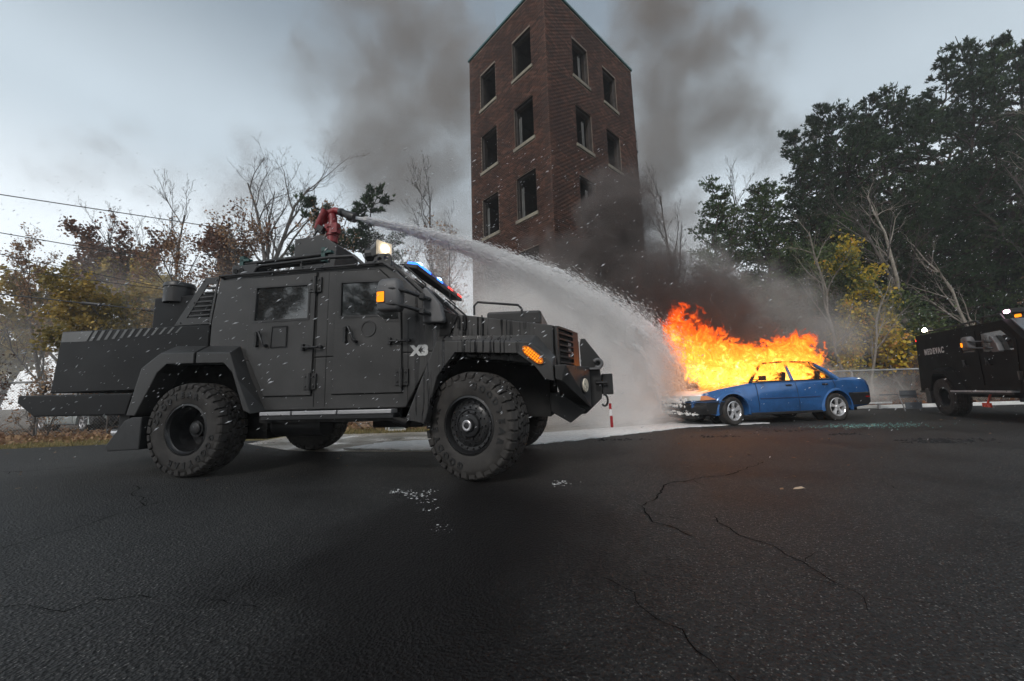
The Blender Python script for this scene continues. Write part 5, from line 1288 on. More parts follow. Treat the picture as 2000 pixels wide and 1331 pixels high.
    if not burnt:
        for sg in (-1, 1): MB().prism([(-.60, .9), (-1.0, 1.27), (-2.3, 1.28), (-2.65, .92)], sg * .66, sg * .67).build('side_window', gl_, t)
        MB().add([(-.60, -.68, .90), (-.60, .68, .90), (-1.0, .52, 1.27), (-1.0, -.52, 1.27)], [(0, 1, 2, 3)]).build('windscreen', gl_, t)
    else:
        MB().cbox((-.72, .3, .945), (.04, .75, .015), (0, 0, .15)).cbox((-.62, -.2, .935), (.04, .55, .015), (0, 0, -.2)).build('wiper', Pd, t)
    # interior: dark seats
    for X in (-1.35, -2.25): MB().prism([(X + .45, .40), (X + .45, .55), (X + .02, .55), (X - .14, 1.10), (X - .26, 1.10), (X - .12, .40)], -.60, .60).build('seat', M_UNDER, t, bevel=.03)
    # door seams and side moulding, handles
    zb = .235
    for sg in (-1, 1):
        for X, dx in ((-.60, .02), (-1.585, .02), (-2.46, -.22)):
            MB().tube([(X, sg * .803, .872), (X - .0, sg * .838, .72), (X - dx * .2, sg * .846, .55), (X - dx, sg * .838, .38), (X - dx, sg * .825, .27)] if X > -2 else [(X - .1, sg * .80, .878), (X - .12, sg * .832, .74), (X + .06, sg * .842, .60), (X + .18, sg * .846, .45), (X + .20, sg * .83, .27)], .0045, 5).build('door_seam', Pd, body)
        MB().box(-2.14, -.66, sg * .843 - .008, sg * .843 + .008, .525, .545).build('side_moulding', simple(name + '_moulding', (.02, .04, .12), .4), body, bevel=.004)
        for X in (-1.40, -2.32): MB().cbox((X, sg * .826, .80), (.14, .022, .038)).build('door_handle', Pd, body, bevel=.008)
        MB().box(-2.2, -.42, sg * .80, sg * .832, .195, .245).build('sill', M_BLACK, body, bevel=.01)
    # bumpers
    def bumper(front):
        x0 = .60 if front else -3.45; rr = []
        pts = [(-1, .42), (-.98, .0), (-.90, -.10), (-.6, -.22), (0, -.27), (.6, -.22), (.90, -.10), (.98, .0), (1, .42)] if front else [(-1, .45), (-.97, .0), (-.88, -.10), (-.5, -.20), (0, -.23), (.5, -.20), (.88, -.10), (.97, .0), (1, .45)]
        for u, d in pts:
            y = u * (.845 if front else .83); X = x0 - d if front else x0 + d
            s = 1 if front else -1
            if front: prof = [(0, .53), (.015, .515), (.012, .46), (.02, .44), (.02, .37), (0, .27), (-.03, .245), (-.10, .25), (-.10, .53)]
            else: prof = [(0, .60), (.02, .585), (.02, .47), (.01, .38), (-.04, .335), (-.10, .34), (-.10, .60)]
            rr.append([(X + s * a, y + (0.012 if u > 0 else -.012) * (a > 0) * (abs(u) > .9), z) for a, z in prof])
        return MB().ring(rr, True, True)
    bf = bumper(True).build('front_bumper', M_BLACK, t, smooth=30); br_ = bumper(False).build('rear_bumper', M_BLACK, t, smooth=30)
    bl = simple(name + '_bumper_stripe', tuple(x * .5 for x in col), .4)
    for zz in (.500, .468, .452):
        pth = []
        for u, d in [(-1, .40), (-.98, .0), (-.90, -.10), (-.6, -.22), (0, -.27), (.6, -.22), (.90, -.10), (.98, .0), (1, .40)]: pth.append((.60 - d + .016, u * .862, zz))
        MB().tube(pth, .006 if zz < .5 else .010, 5).build('bumper_stripe', bl if zz == .5 else M_PLAST, bf)
    for zz, hh in ((.335, .06),): MB().box(.80, .895, -.45, .45, zz - hh / 2, zz + hh / 2).build('air_intake', M_UNDER, bf, bevel=.01)
    MB().prism([(.72, .25), (.66, .13), (.55, .13), (.45, .25)], -.5, .5).build('chin_tray', M_UNDER if not burnt else M_PLAST, bf)
    # nose: header panel, grille slats, lamps
    hp = MB().prism([(.70, .53), (.80, .53), (.815, .56), (.79, .625), (.70, .66)], -.28, .28).build('header_panel', P, t, bevel=.01)
    for k in range(3): MB().box(.80, .885, -.27, .27, .475 + k * .020, .483 + k * .020).build('grille_slat', M_ALU, bf)
    lampm = simple(name + '_headlamp_glass', (.55, .58, .56), .1, var=.1, coat=1); ambm = simple(name + '_turn_lamp', (.70, .25, .10), .15, coat=1)
    for sg in (-1, 1):
        vs = []
        for (x, y) in ((.835, .29), (.828, .57), (.705, .755)):
            for dz, dx in ((.535, 0.), (.63, -.035)): vs += [(x + dx, sg * y, dz), (x + dx - .10, sg * y * .96, dz)]
        MB().add(vs, [(0, 2, 3, 1), (0, 4, 6, 2), (2, 6, 7, 3), (0, 1, 5, 4), (4, 8, 10, 6), (6, 10, 11, 7), (4, 5, 9, 8), (8, 9, 11, 10), (1, 3, 7, 5), (5, 7, 11, 9)]).build('headlamp', lampm, t, bevel=.006)
        vs = [(.702, sg * .760, .535), (.665, sg * .758, .63), (.56, sg * .79, .632), (.38, sg * .852, .548), (.64, sg * .66, .535), (.60, sg * .66, .62), (.5, sg * .70, .62), (.36, sg * .76, .545)]
        MB().add(vs, [(0, 1, 2, 3), (4, 5, 6, 7), (0, 1, 5, 4), (1, 2, 6, 5), (2, 3, 7, 6), (3, 0, 4, 7)]).build('turn_lamp', ambm, t, bevel=.005)
        MB().cbox((-3.575, sg * .45, .72), (.05, .42, .13)).build('tail_lamp', M_REDLENS, t, bevel=.01)
        MB().box(-3.42, -3.33, sg * .838 - .005, sg * .838 + .01, .49, .515).build('side_reflector', M_REDLENS, br_)
    MB().box(-3.4, .55, -.55, .55, .19, .33).build('floor_pan', M_UNDER, t)
    MB().tube([(-3.3, -.3, .22), (-3.6, -.3, .24)], .03, 8).build('tail_pipe', M_BLACK, t)
    # wheels
    R = .297
    for X in (0, -2.571):
        for sg in (-1, 1):
            mb = MB(); rr = .195
            mb.lathe([(rr - .006, .02), (rr + .004, .07), (rr + .008, .092), (rr - .004, .097), (rr - .014, .085), (rr - .02, .05), (rr - .03, .0), (rr - .03, -.06)], n=40)
            w_ = mb.build('wheel', M_CHROME if burnt else M_ALU, t, smooth=30, loc=(X, sg * .735, R)); w_.rotation_euler = (0, 0, (steer if X == 0 else 0) + (0 if sg > 0 else pi))
            ty = MB().lathe([(rr - .004, .06), (rr + .01, .088), (rr + .05, .098), (R - .022, .094), (R - .006, .082), (R, .06), (R, -.06), (R - .006, -.082), (R - .022, -.094), (rr + .05, -.098), (rr + .01, -.088), (rr - .004, -.06)], n=48).build('tyre', M_RUB, w_, smooth=40)
            gv = MB()
            for yy in (-.045, -.015, .015, .045): gv.lathe([(R + .0008, yy - .003), (R + .0012, yy), (R + .0008, yy + .003)], n=48)
            gv.build('tread_groove', M_UNDER, w_)
            MB().lathe([(.001, .03), (rr - .032, .025)], n=32).build('brake_disc', M_UNDER, w_)
            sp = MB()
            for k in range(5):
                a = 2 * pi * k / 5 + .3; vs = []
                for r_, hw, y0, y1 in ((.03, .036, .055, .078), (.09, .026, .055, .084), (rr - .018, .042, .05, .088)):
                    for s in (-1, 1):
                        for y in (y0, y1): vs.append((r_ * cos(a) - s * hw * sin(a), y, r_ * sin(a) + s * hw * cos(a)))
                sp.add(vs, [(1, 3, 7, 5), (5, 7, 11, 9), (0, 1, 5, 4), (4, 5, 9, 8), (2, 6, 7, 3), (6, 10, 11, 7), (0, 4, 6, 2), (4, 8, 10, 6)])
            sp.lathe([(.045, .055), (.045, .084), (.032, .092), (.001, .094)], n=20)
            sp.build('spokes', M_CHROME if burnt else M_ALU, w_, bevel=.003)
    return t
car = build_sedan('burning blue saloon car, flames over its bonnet and in the cabin', (4.4567, 8.9169), 3.3046, (.036, .135, .36), True, steer=radians(13))
build_sedan('silver car parked behind the left fence, mostly hidden by shrubs', (-13.6, 13.2), -.35, (.50, .55, .55), False)
# foam dripping from the nose of the burning car
mb = MB(); r_ = random.Random(4)
for i in range(600):
    u = r_.uniform(-1, .85); y = u * .80; x = .60 + .27 * sqrt(max(0, 1 - u * u)) * 1.0 + .02; z = r_.choice((.535, .54, .49, .51, .26, .30, .42)) + r_.uniform(-.02, .02)
    s = r_.uniform(.006, .022); mb.ball((x - abs(u) ** 3 * .1, y, z), s, 6, 4, (1, r_.uniform(1, 2.2), r_.uniform(.7, 2.0)))
ob = mb.build('clinging_foam', M_FOAM, smooth=60, kind='stuff'); ob.location = car.location; ob.rotation_euler = car.rotation_euler

# ------------------------------------------------------------------ second (medical) armoured vehicle
MS = .85
md = thing('armoured_ambulance', 'black armoured medical vehicle cut off by the right picture edge', 'armoured truck', (12.645 * MS, 9.971 * MS, 0), -2.011, scale=MS)
M_BK = mat_paint('black_armour', (.004, .004, .004), False, .6, .12)
MB().prism([(-1.40, .66), (-1.21, 2.30), (2.42, 2.22), (3.02, 1.62), (3.02, 1.1), (2.85, .66), (.62, .66), (.40, 1.16), (-.40, 1.18), (-.62, .66)], -1, 1).build('body', M_BK, md, bevel=.015)
MB().prism([(3.02, 1.62), (4.15, 1.45), (4.35, 1.3), (4.35, .8), (3.95, .8), (3.80, 1.18), (3.02, 1.2)], -.95, .95).build('hood', M_BK, md, bevel=.02)
MB().prism([(4.1, 1.0), (4.6, 1.0), (4.6, .6), (4.1, .55)], -1.0, 1.0).build('bumper', M_BLACK, md, bevel=.02)
for k in range(5): MB().box(4.35, 4.38, -.6, .6, 1.04 + k * .05, 1.06 + k * .05).build('grille_slat', M_BLACK, md)
MB().box(-1.2, 4.2, -.62, .62, .5, 1.2).build('chassis', M_UNDER, md)
for sg in (-1, 1):
    fender(md, [(-.62, .66), (-.42, 1.12), (-.30, 1.22), (.22, 1.22), (.34, 1.15), (.66, .66)], [(-.68, .66), (-.48, 1.16), (-.32, 1.30), (.26, 1.30), (.42, 1.2), (.78, .68)], [(-.52, .66), (-.36, 1.06), (-.26, 1.13), (.18, 1.13), (.28, 1.07), (.56, .66)], sg, M_BK, name='rear_wheel_arch')
    fender(md, [(2.75, .62), (2.98, 1.12), (3.1, 1.25), (3.72, 1.22), (3.88, 1.05), (3.98, .8)], [(2.68, .62), (2.9, 1.16), (3.05, 1.33), (3.78, 1.30), (3.98, 1.1), (4.05, .8)], [(2.88, .62), (3.08, 1.05), (3.18, 1.14), (3.64, 1.12), (3.78, .98), (3.86, .8)], sg, M_BK, name='front_wheel_arch')
    d1 = MB().prism([(1.55, 2.10), (1.55, .80), (2.60, .80), (2.72, 1.75), (2.40, 2.08)], sg * 1.002, sg * 1.016, 'y', [[(1.65, 2.0), (1.65, 1.58), (2.62, 1.55), (2.60, 1.78), (2.34, 2.0)]]).build('door', M_BK, md, bevel=.004)
    MB().prism([(1.65, 2.0), (1.65, 1.58), (2.62, 1.55), (2.60, 1.78), (2.34, 2.0)], sg * 1.001, sg * 1.006).build('window', M_GLASS, d1)
    door_handle(d1, 1.75, 1.35, sg); hinge(d1, 2.66, 1.0, sg)
    d2 = MB().prism([(.80, 2.12), (.80, .80), (1.48, .80), (1.48, 2.10)], sg * 1.002, sg * 1.014, 'y', [[(.9, 2.0), (.9, 1.62), (1.38, 1.61), (1.38, 1.99)]]).build('door', M_BK, md, bevel=.004)
    MB().prism([(.9, 2.0), (.9, 1.62), (1.38, 1.61), (1.38, 1.99)], sg * 1.001, sg * 1.006).build('window', M_GLASS, d2)
    door_handle(d2, .92, 1.35, sg)
    for x0, x1 in ((.40, 1.10), (1.13, 1.82), (1.85, 2.55)): MB().box(x0, x1, sg * 1.02, sg * 1.15, .645, .68).build('running_board', M_ALU, md, bevel=.004)
    MB().box(.40, 2.6, sg * 1.0, sg * 1.14, .60, .643).build('step_support', M_BLACK, md)
    MB().box(-1.05, -.80, sg * .80, sg * 1.05, .30, .72).build('mud_flap', M_PLAST, md, bevel=.01)
    MB().tube([(-1.0, sg * .95, 2.28), (-.95, sg * .95, 2.36), (1.5, sg * .95, 2.33), (1.6, sg * .95, 2.24)], .022, 6).tube([(1.7, sg * .95, 2.24), (1.75, sg * .95, 2.38), (2.3, sg * .95, 2.36), (2.4, sg * .95, 2.22)], .022, 6).build('roof_rail', M_BLACK, md, kind='stuff')
    MB().box(-1.23, -1.18, sg * .92, sg * 1.0, 2.13, 2.19).build('marker_lamp', emitter('red_marker', (1, .04, .03), 2.5), md)
mirror_assembly(md, 1.88, 1.78, -1); mirror_assembly(md, 1.88, 1.78, 1)
for x in (-.03, 3.35):
    truck_wheel(md, (x, -.95, .50), 0, False, True, .50, .33, False); truck_wheel(md, (x, .95, .50), 0, False, False, .50, .33, False)
MB().prism([(-1.72, .66), (-1.38, .66), (-1.38, .60), (-1.72, .60)], -.9, .9).build('rear_step', M_BLACK, md, bevel=.01)
for ch_, ox in zip('MEDEVAC', (-.415, -.275, -.14, .005, .135, .268, .415)):
    vs, fs = text_geo(ch_, .22, .002, .009)
    MB().add([(-.36 + ox + x * .80, -1.003 - z, 1.765 + y) for x, y, z in vs], fs).build('letter', M_DECAL, md)
# star of life roundel
em = MB().lathe([(.165, 1.002), (.165, 1.005), (.001, 1.005)], (2.25, 0, 1.14), 'y', 32, -1).build('emblem_disc', M_DECAL, md)
sb = MB()
for k in range(3):
    a = k * pi / 3
    for s in (1,): sb.prism([(2.25 + u * cos(a) - v * sin(a), 1.14 + u * sin(a) + v * cos(a)) for u, v in ((-.030, -.13), (.030, -.13), (.030, .13), (-.030, .13))], -1.0085 - k * .0006, -1.0055)
sb.build('star_emblem', M_BK, em)
MB().cyl((2.25, -1.0105, 1.06), (2.25, -1.0105, 1.22), .006, n=5).tube([(2.25 + .016 * sin(k * .9), -1.012, 1.07 + k * .011) for k in range(13)], .004, 4).build('staff_emblem', M_DECAL, em)
# lamps on it
lp = MB().cbox((-.80, -.85, 2.42), (.16, .14, .12)).cyl((-.8, -.85, 2.28), (-.8, -.85, 2.38), .03).build('work_lamp', M_BLACK, md, bevel=.01)
MB().ball((-.80, -.93, 2.42), .085, 16, 10, (1, .5, .75)).build('lamp_lens', emitter('work_lamp_lit', (1, .86, .60), 60), lp, smooth=60)
l2 = MB().cbox((2.35, -.70, 2.40), (.18, .30, .10)).build('strobe_housing', M_BLACK, md, bevel=.01)
MB().ball((2.33, -.86, 2.40), .08, 14, 8, (1, .4, .5)).build('strobe_lens', emitter('pink_strobe', (1, .62, .80), 14), l2)
MB().cbox((2.62, -.86, 2.26), (.10, .05, .06)).build('amber_lamp', M_AMB, md)
MB().cbox((1.40, -1.0, .34), (.28, .03, .10)).cyl((1.4, -.98, .38), (1.4, -.9, .62), .02).build('red_plate', simple('red_plate_mat', (.75, .06, .02), .3), md)  # small red-orange plate on a stem, low under the body
md_ws = MB().add([(2.46, -.9, 2.20), (3.0, -.9, 1.66), (3.0, .9, 1.66), (2.46, .9, 2.20), (2.49, -.9, 2.225), (3.03, -.9, 1.685), (3.03, .9, 1.685), (2.49, .9, 2.225)], [(0, 1, 2, 3), (4, 5, 6, 7), (0, 1, 5, 4), (1, 2, 6, 5), (2, 3, 7, 6), (3, 0, 4, 7)]).build('windscreen', mat_glass('med_windscreen', (.10, .11, .12)), md, bevel=.004)
# wood behind the camera (mirrored in the truck's glass)
for i, (k, x, y, s) in enumerate([('oak', -13, -13, 1.5), ('pineB', -9.5, -15, 1.05), ('goldA', -6, -13, 1.5), ('oak', -3.2, -14, 1.45), ('pineB', .2, -13.5, .95), ('oak', 3, -14.5, 1.4), ('goldA', 6, -15, 1.4), ('pineA', 10, -14, 1.0), ('oak', 14, -15, 1.4), ('pineB', -18, -14, 1.1), ('pineA', 19, -13, 1.0), ('oak', -23, -10, 1.3), ('pineA', -7.5, -17, 1.15), ('pineB', -2, -17, 1.1)]):
    plant(k, {'o': 'oak_tree', 'p': 'pine_tree', 'g': 'golden_tree'}[k[0]], {'o': 'rust-brown oak', 'p': 'dark pine', 'g': 'golden-leaved tree'}[k[0]] + ' in the wood behind the viewer, ' + ['fourth from the left, large', 'fifth from the left', 'seventh from the left, tall', 'eighth from the left', 'right behind the lens', 'just right of the lens', 'third from the lens', 'in the right half', 'second from the right end', 'third from the left end', 'at the right end', 'at the left end', 'in the second row at left', 'in the second row, middle'][i], 'tree', x, y, -.03, s, i * 1.1, 'trees behind the viewer')
# ------------------------------------------------------------------ smoke, spray, fire (real volumes)
def vol_domain(name, lo, hi, mat, label=None, cat=None, loc=(0, 0, 0), rz=0.):
    o = MB().box(lo[0], hi[0], lo[1], hi[1], lo[2], hi[2]).build(name, mat, kind='stuff')
    o.location = loc; o.rotation_euler = (0, 0, rz); return o
def blobs(g, p, L):
    """union of soft ellipsoids: L = [(cx,cy,cz, rx,ry,rz, strength)] -> max of strength*(1-d)"""
    acc = None
    for cx, cy_, cz, rx, ry, rz_, s in L:
        d = g.v('LENGTH', g.v('MULTIPLY', g.v('SUBTRACT', p, (cx, cy_, cz)), (1 / rx, 1 / ry, 1 / rz_)))
        f = g.m('MULTIPLY', g.m('SUBTRACT', 1.0, d), s)
        acc = f if acc is None else g.m('MAXIMUM', acc, f)
    return acc
def smoke(name, L, lo, hi, col, dens, nscale, amp, step, soft=.5, thr=0.0, blur=True):
    g = NG(name + '_vapour'); p = g.obj()
    w_ = g.noise(p, nscale * .5, 2, .5, col=True)
    pw = g.v('ADD', p, g.v('SCALE', g.v('SUBTRACT', w_, (.5, .5, .5)), scale=1.6 / max(nscale, .1) * .5))
    n = g.noise(pw, nscale, 6, .62, .3)
    f = g.m('ADD', blobs(g, p, L), g.m('MULTIPLY', g.m('SUBTRACT', n, .5), amp))
    d = g.m('MULTIPLY', g.rng(f, thr, thr + soft, 0, 1, True), dens)
    v = g.n('ShaderNodeVolumePrincipled'); v.inputs['Color'].default_value = (*col, 1); g.set(v.inputs['Density'], d); v.inputs['Anisotropy'].default_value = .0
    g.t.links.new(v.outputs[0], g.out.inputs['Volume']); g.mat.cycles.volume_step_rate = step
    g.mat.cycles.volume_sampling = 'MULTIPLE_IMPORTANCE'
    return vol_domain(name, lo, hi, g.mat)
smoke('smoke_plume_left', [(-6.6, 24, 15.5, 5.6, 4, 5.5, 1.1), (-7.0, 24, 19, 6.5, 4, 6.5, 1.0), (-4.5, 24, 22.5, 7, 4, 7, .85), (-6.5, 24, 28, 8, 4, 7, .62), (-9, 24, 24.5, 6, 4, 6, .6), (-4.5, 24, 12, 5.5, 3, 5, .9), (-24, 24, 16.3, 5.5, 3, 2.2, .32), (-17, 24, 14.5, 5, 3, 2.5, .25)],
      (-31, 20.5, 6), (-.5, 28, 34), (.36, .315, .28), .46, .26, 2.2, .42, 1.15, thr=-.05)
smoke('smoke_plume_right', [(10.2, 24, 16, 2.8, 3, 6.5, 1.3), (10.2, 24, 21, 4.0, 3, 6.5, 1.0), (11.5, 24, 27, 6, 4, 7, .85), (14.5, 24, 19.5, 6, 4, 5.5, .68), (17.5, 24, 17.5, 5, 3, 4, .5), (10.5, 24, 12.0, 2.8, 3, 5, .9), (14, 24, 25, 6, 4, 6, .6)],
      (7.5, 20.5, 7), (21.5, 28, 34), (.33, .285, .25), .52, .28, 2.2, .42, 1.15, thr=-.05)
smoke('car_smoke', [(3.7, 10.5, 3.6, 1.8, .9, 1.6, 1.15), (2.5, 10.8, 4.5, 1.8, .9, 1.6, .9), (3.2, 10.9, 5.7, 1.5, .9, 1.9, .95), (4.9, 10.3, 3.1, 1.7, .9, 1.2, .95), (6.2, 10.2, 2.6, 1.5, .9, .9, .45), (1.8, 10.7, 4.2, 1.1, .6, 1.1, .5)],
      (.2, 9.4, .3), (10.4, 12.0, 8.2), (.22, .195, .185), 4.8, .85, 2.2, .45, .9, thr=-.12)
smoke('drifting_smoke', [(5.6, 11.4, 3.9, 2.4, 1.1, 1.7, .9), (7.4, 11.5, 3.1, 2.6, 1.1, 1.5, .95), (9.2, 11.6, 2.5, 2.4, 1.1, 1.2, .75), (4.2, 11.0, 5.4, 1.8, .7, 1.4, .5)], (1.5, 10.2, .3), (12.4, 12.9, 7.2), (.62, .59, .57), .85, .8, 2.0, .5, 1.0, thr=-.1)
# drifting mist on the far side
smoke('ground_mist', [(1.0, 9.6, .6, 3.2, 1.8, 1.2, .9), (3.5, 10.3, .5, 2.2, 1.2, 1.3, .8), (9.0, 12.4, .6, 4.0, 1.2, 1.2, .75), (-1.8, 9.8, 2.0, 2.8, 1.6, 2.4, .55), (0.2, 9.0, 2.4, 2.4, 1.4, 2.0, .7)],
      (-5, 7.9, .03), (13, 13.6, 4.6), (.97, .93, .89), 1.5, .9, 1.1, .8, .9)
smoke('drifting_steam', [(-14, 15.5, 2.5, 13, 3.0, 5.5, .9), (-4, 15, 3.0, 6, 3.0, 5.5, 1.0)], (-28, 12, .02), (1.2, 18.5, 9), (.95, .94, .92), .11, .35, 1.2, 1.2, .8)
# ---- water jet: ballistic curve z = 3.24 - 0.047 s^2 from the nozzle to the car
J0 = Vector((-2.04, 4.798, 0)); J1 = Vector((4.15, 9.3, 0)); JA = atan2(J1.y - J0.y, J1.x - J0.x)
def jz(s): return 3.19 + .0455 * s - .0447 * s * s
def jet_mat():
    g = NG('water_jet_spray'); p = g.obj(); s = g.n('ShaderNodeSeparateXYZ'); g.set(s.inputs[0], p); x, y, z = s.outputs
    y = g.m('SUBTRACT', y, g.m('MULTIPLY', g.m('MAXIMUM', g.m('SUBTRACT', x, 5.6), 0.), .26))
    dz = g.m('SUBTRACT', z, g.m('ADD', 3.19, g.m('SUBTRACT', g.m('MULTIPLY', x, .0455), g.m('MULTIPLY', g.m('MULTIPLY', x, x), .0447))))
    sl = g.m('SUBTRACT', .0455, g.m('MULTIPLY', x, .0894)); cs = g.m('INVERSE_SQRT', g.m('ADD', 1.0, g.m('MULTIPLY', sl, sl)))
    dn = g.m('MULTIPLY', dz, cs)
    R = g.m('ADD', .035, g.m('ADD', g.m('MULTIPLY', x, .050), g.m('MULTIPLY', g.m('MULTIPLY', x, x), .0125)))
    # streak noise follows the flow
    cb = g.n('ShaderNodeCombineXYZ'); g.set(cb.inputs[0], g.m('MULTIPLY', x, 1.3)); g.set(cb.inputs[1], g.m('MULTIPLY', y, 5.)); g.set(cb.inputs[2], g.m('MULTIPLY', dn, 6.))
    n1 = g.noise(cb.outputs[0], 1.3, 4, .65, .3)
    nb = g.noise(p, 3.2, 4, .65, .4)
    amp = g.m('MULTIPLY', g.rng(x, .6, 5.5, .08, 1.0), 1.0)
    up = g.m('GREATER_THAN', dn, 0.0)
    k = g.m('ADD', g.m('MULTIPLY', up, .55), 1.0)        # tighter above, wider below
    q = g.m('DIVIDE', g.m('MULTIPLY', dn, k), R); r2 = g.m('ADD', g.m('MULTIPLY', q, q), g.m('POWER', g.m('DIVIDE', g.m('ABSOLUTE', y), R), 2.0))
    r = g.m('SQRT', r2)
    f = g.m('ADD', g.m('SUBTRACT', 1.0, r), g.m('MULTIPLY', g.m('ADD', g.m('MULTIPLY', g.m('SUBTRACT', n1, .5), 2.6), g.m('MULTIPLY', g.m('SUBTRACT', nb, .5), 2.0)), amp))
    core = g.rng(f, .0, .55, 0, 1, True)
    D = g.m('DIVIDE', .55, g.m('ADD', R, .03))
    return_ = g.m('MULTIPLY', core, D)
    # falling spray under the jet: density fades downwards
    fall = g.m('MULTIPLY', g.rng(dn, .05, -.15, 0, 1, True), g.rng(g.m('ADD', dn, g.m('MULTIPLY', x, .17)), -2.4, .2, .10, 1.0))
    wd = g.rng(g.m('DIVIDE', g.m('ABSOLUTE', y), g.m('ADD', .25, g.m('MULTIPLY', x, .10))), .5, 1.1, 1, 0, True)
    cb2 = g.n('ShaderNodeCombineXYZ'); g.set(cb2.inputs[0], g.m('ADD', g.m('MULTIPLY', x, 1.4), g.m('MULTIPLY', z, .9))); g.set(cb2.inputs[1], g.m('MULTIPLY', y, 2.)); g.set(cb2.inputs[2], g.m('SUBTRACT', g.m('MULTIPLY', z, 1.2), g.m('MULTIPLY', x, .5)))
    ns = g.rng(g.noise(cb2.outputs[0], 1.4, 5, .7, .4), .34, .66, .25, 1.15)
    mist = g.m('MULTIPLY', g.m('MULTIPLY', g.m('MULTIPLY', fall, wd), ns), g.rng(x, .8, 3.2, 0, 1.35, True))
    mist = g.m('MULTIPLY', mist, g.rng(x, 6.7, 5.9))
    d = g.m('ADD', g.m('MULTIPLY', return_, g.rng(x, 7.9, 7.4)), mist)
    v = g.n('ShaderNodeVolumePrincipled'); v.inputs['Color'].default_value = (1, .985, .975, 1); g.set(v.inputs['Density'], d); v.inputs['Anisotropy'].default_value = -.35
    g.t.links.new(v.outputs[0], g.out.inputs['Volume']); g.mat.cycles.volume_step_rate = .20; g.mat.cycles.volume_sampling = 'MULTIPLE_IMPORTANCE'
    return g.mat
# domain hugging the arc: nozzle to car, down to the ground
mb = MB(); rings = []
for i in range(13):
    s = .03 + 7.7 * i / 12; hw = .14 + .24 * s; top = jz(s) + .12 + .11 * s; bot = max(.03, jz(s) - .15 - 1.0 * max(0, s - .3)); 
    rings.append([(s, -hw, bot), (s, -hw, top), (s, hw, top), (s, hw, bot)])
jet = mb.ring(rings).build('water_jet', jet_mat()); jet.location = (J0.x, J0.y, 0); jet.rotation_euler = (0, 0, JA)
tag(jet, 'white water jet arcing from the red roof cannon onto the bonnet of the burning car', 'water jet')
# droplets of the jet and of the spray below it
r = np.random.default_rng(9)
OCT_F = np.array([(0, 2, 4), (2, 1, 4), (1, 3, 4), (3, 0, 4), (2, 0, 5), (1, 2, 5), (3, 1, 5), (0, 3, 5)])
def flakes(name, C, D, ln, wd, mat, two=False):
    n = len(C); D = D / np.linalg.norm(D, axis=1, keepdims=True); S = np.cross(D, (0.1, .95, .2)); S /= np.linalg.norm(S, axis=1, keepdims=True); U = np.cross(D, S)
    ln = np.asarray(ln)[:, None]; wd = np.asarray(wd)[:, None]
    V = np.stack([C + D * ln, C - D * ln, C + S * wd, C - S * wd, C + U * wd, C - U * wd], 1).reshape(-1, 3)
    F = (OCT_F[None] + 6 * np.arange(n)[:, None, None]).reshape(-1, 3)
    return np_mesh(name, V, F, mat, kind='stuff', smooth=True)
g = NG('water_droplet'); a_ = g.n('ShaderNodeBsdfDiffuse'); a_.inputs[0].default_value = (.95, .95, .95, 1); b_ = g.n('ShaderNodeBsdfTranslucent'); b_.inputs[0].default_value = (.95, .95, .95, 1)
m_ = g.n('ShaderNodeMixShader'); m_.inputs[0].default_value = .15; g.t.links.new(a_.outputs[0], m_.inputs[1]); g.t.links.new(b_.outputs[0], m_.inputs[2]); g.t.links.new(m_.outputs[0], g.out.inputs['Surface']); M_DROP = g.mat; M_SNOW = simple('snowflake', (.62, .63, .65), .8, var=.03)
n = 62000
s = 7.1 * r.random(n) ** .8 + .2; Rr = .035 + .04 * s + .009 * s * s
off = np.abs(r.normal(0, 1, n)); below = r.random(n) < .72
dn = np.where(below, -off * (.25 + .42 * s * .55), r.normal(0, 1, n) * Rr * .62)
lat = r.normal(0, 1, n) * (Rr * .8 + .06) + np.maximum(s - 5.2, 0) * .34 + .12 * s * .5
zz = jz(s) + dn; ok = zz > .04; s, zz, lat = s[ok], zz[ok], lat[ok]; n = len(s)
ca, sa = cos(JA), sin(JA)
C = np.stack([J0.x + s * ca - lat * sa, J0.y + s * sa + lat * ca, zz], 1)
D = np.stack([np.full(n, ca), np.full(n, sa), -.089 * s - .25], 1) + r.normal(0, .25, (n, 3))
flakes('spray_droplets', C, D, r.uniform(.004, .015, n), r.uniform(.0012, .0032, n), M_DROP)
# ropes and strands of the solid stream
n = 110000; s = .12 + 7.3 * r.random(n) ** .9; Rr = (.030 + .042 * s + .0095 * s * s); q_ = np.clip(r.normal(0, .40, n), -1.1, .85); fl_ = np.sin(s * 5 + q_ * 9) * .06 * s * .2
dn = q_ * Rr - .10 * Rr + fl_ * Rr; lat = r.normal(0, .5, n) * Rr + np.maximum(s - 5.6, 0) * .26
zz = jz(s) + dn; ok = zz > .75; s, zz, lat = s[ok], zz[ok], lat[ok]; n = len(s)
C = np.stack([J0.x + s * ca - lat * sa, J0.y + s * sa + lat * ca, zz], 1)
D = np.stack([np.full(n, ca), np.full(n, sa), .0455 - .089 * s], 1) + r.normal(0, .035, (n, 3))
flakes('stream_strands', C, D, r.uniform(.012, .06, n), r.uniform(.0011, .0030, n) * (1 + .22 * s), M_DROP)
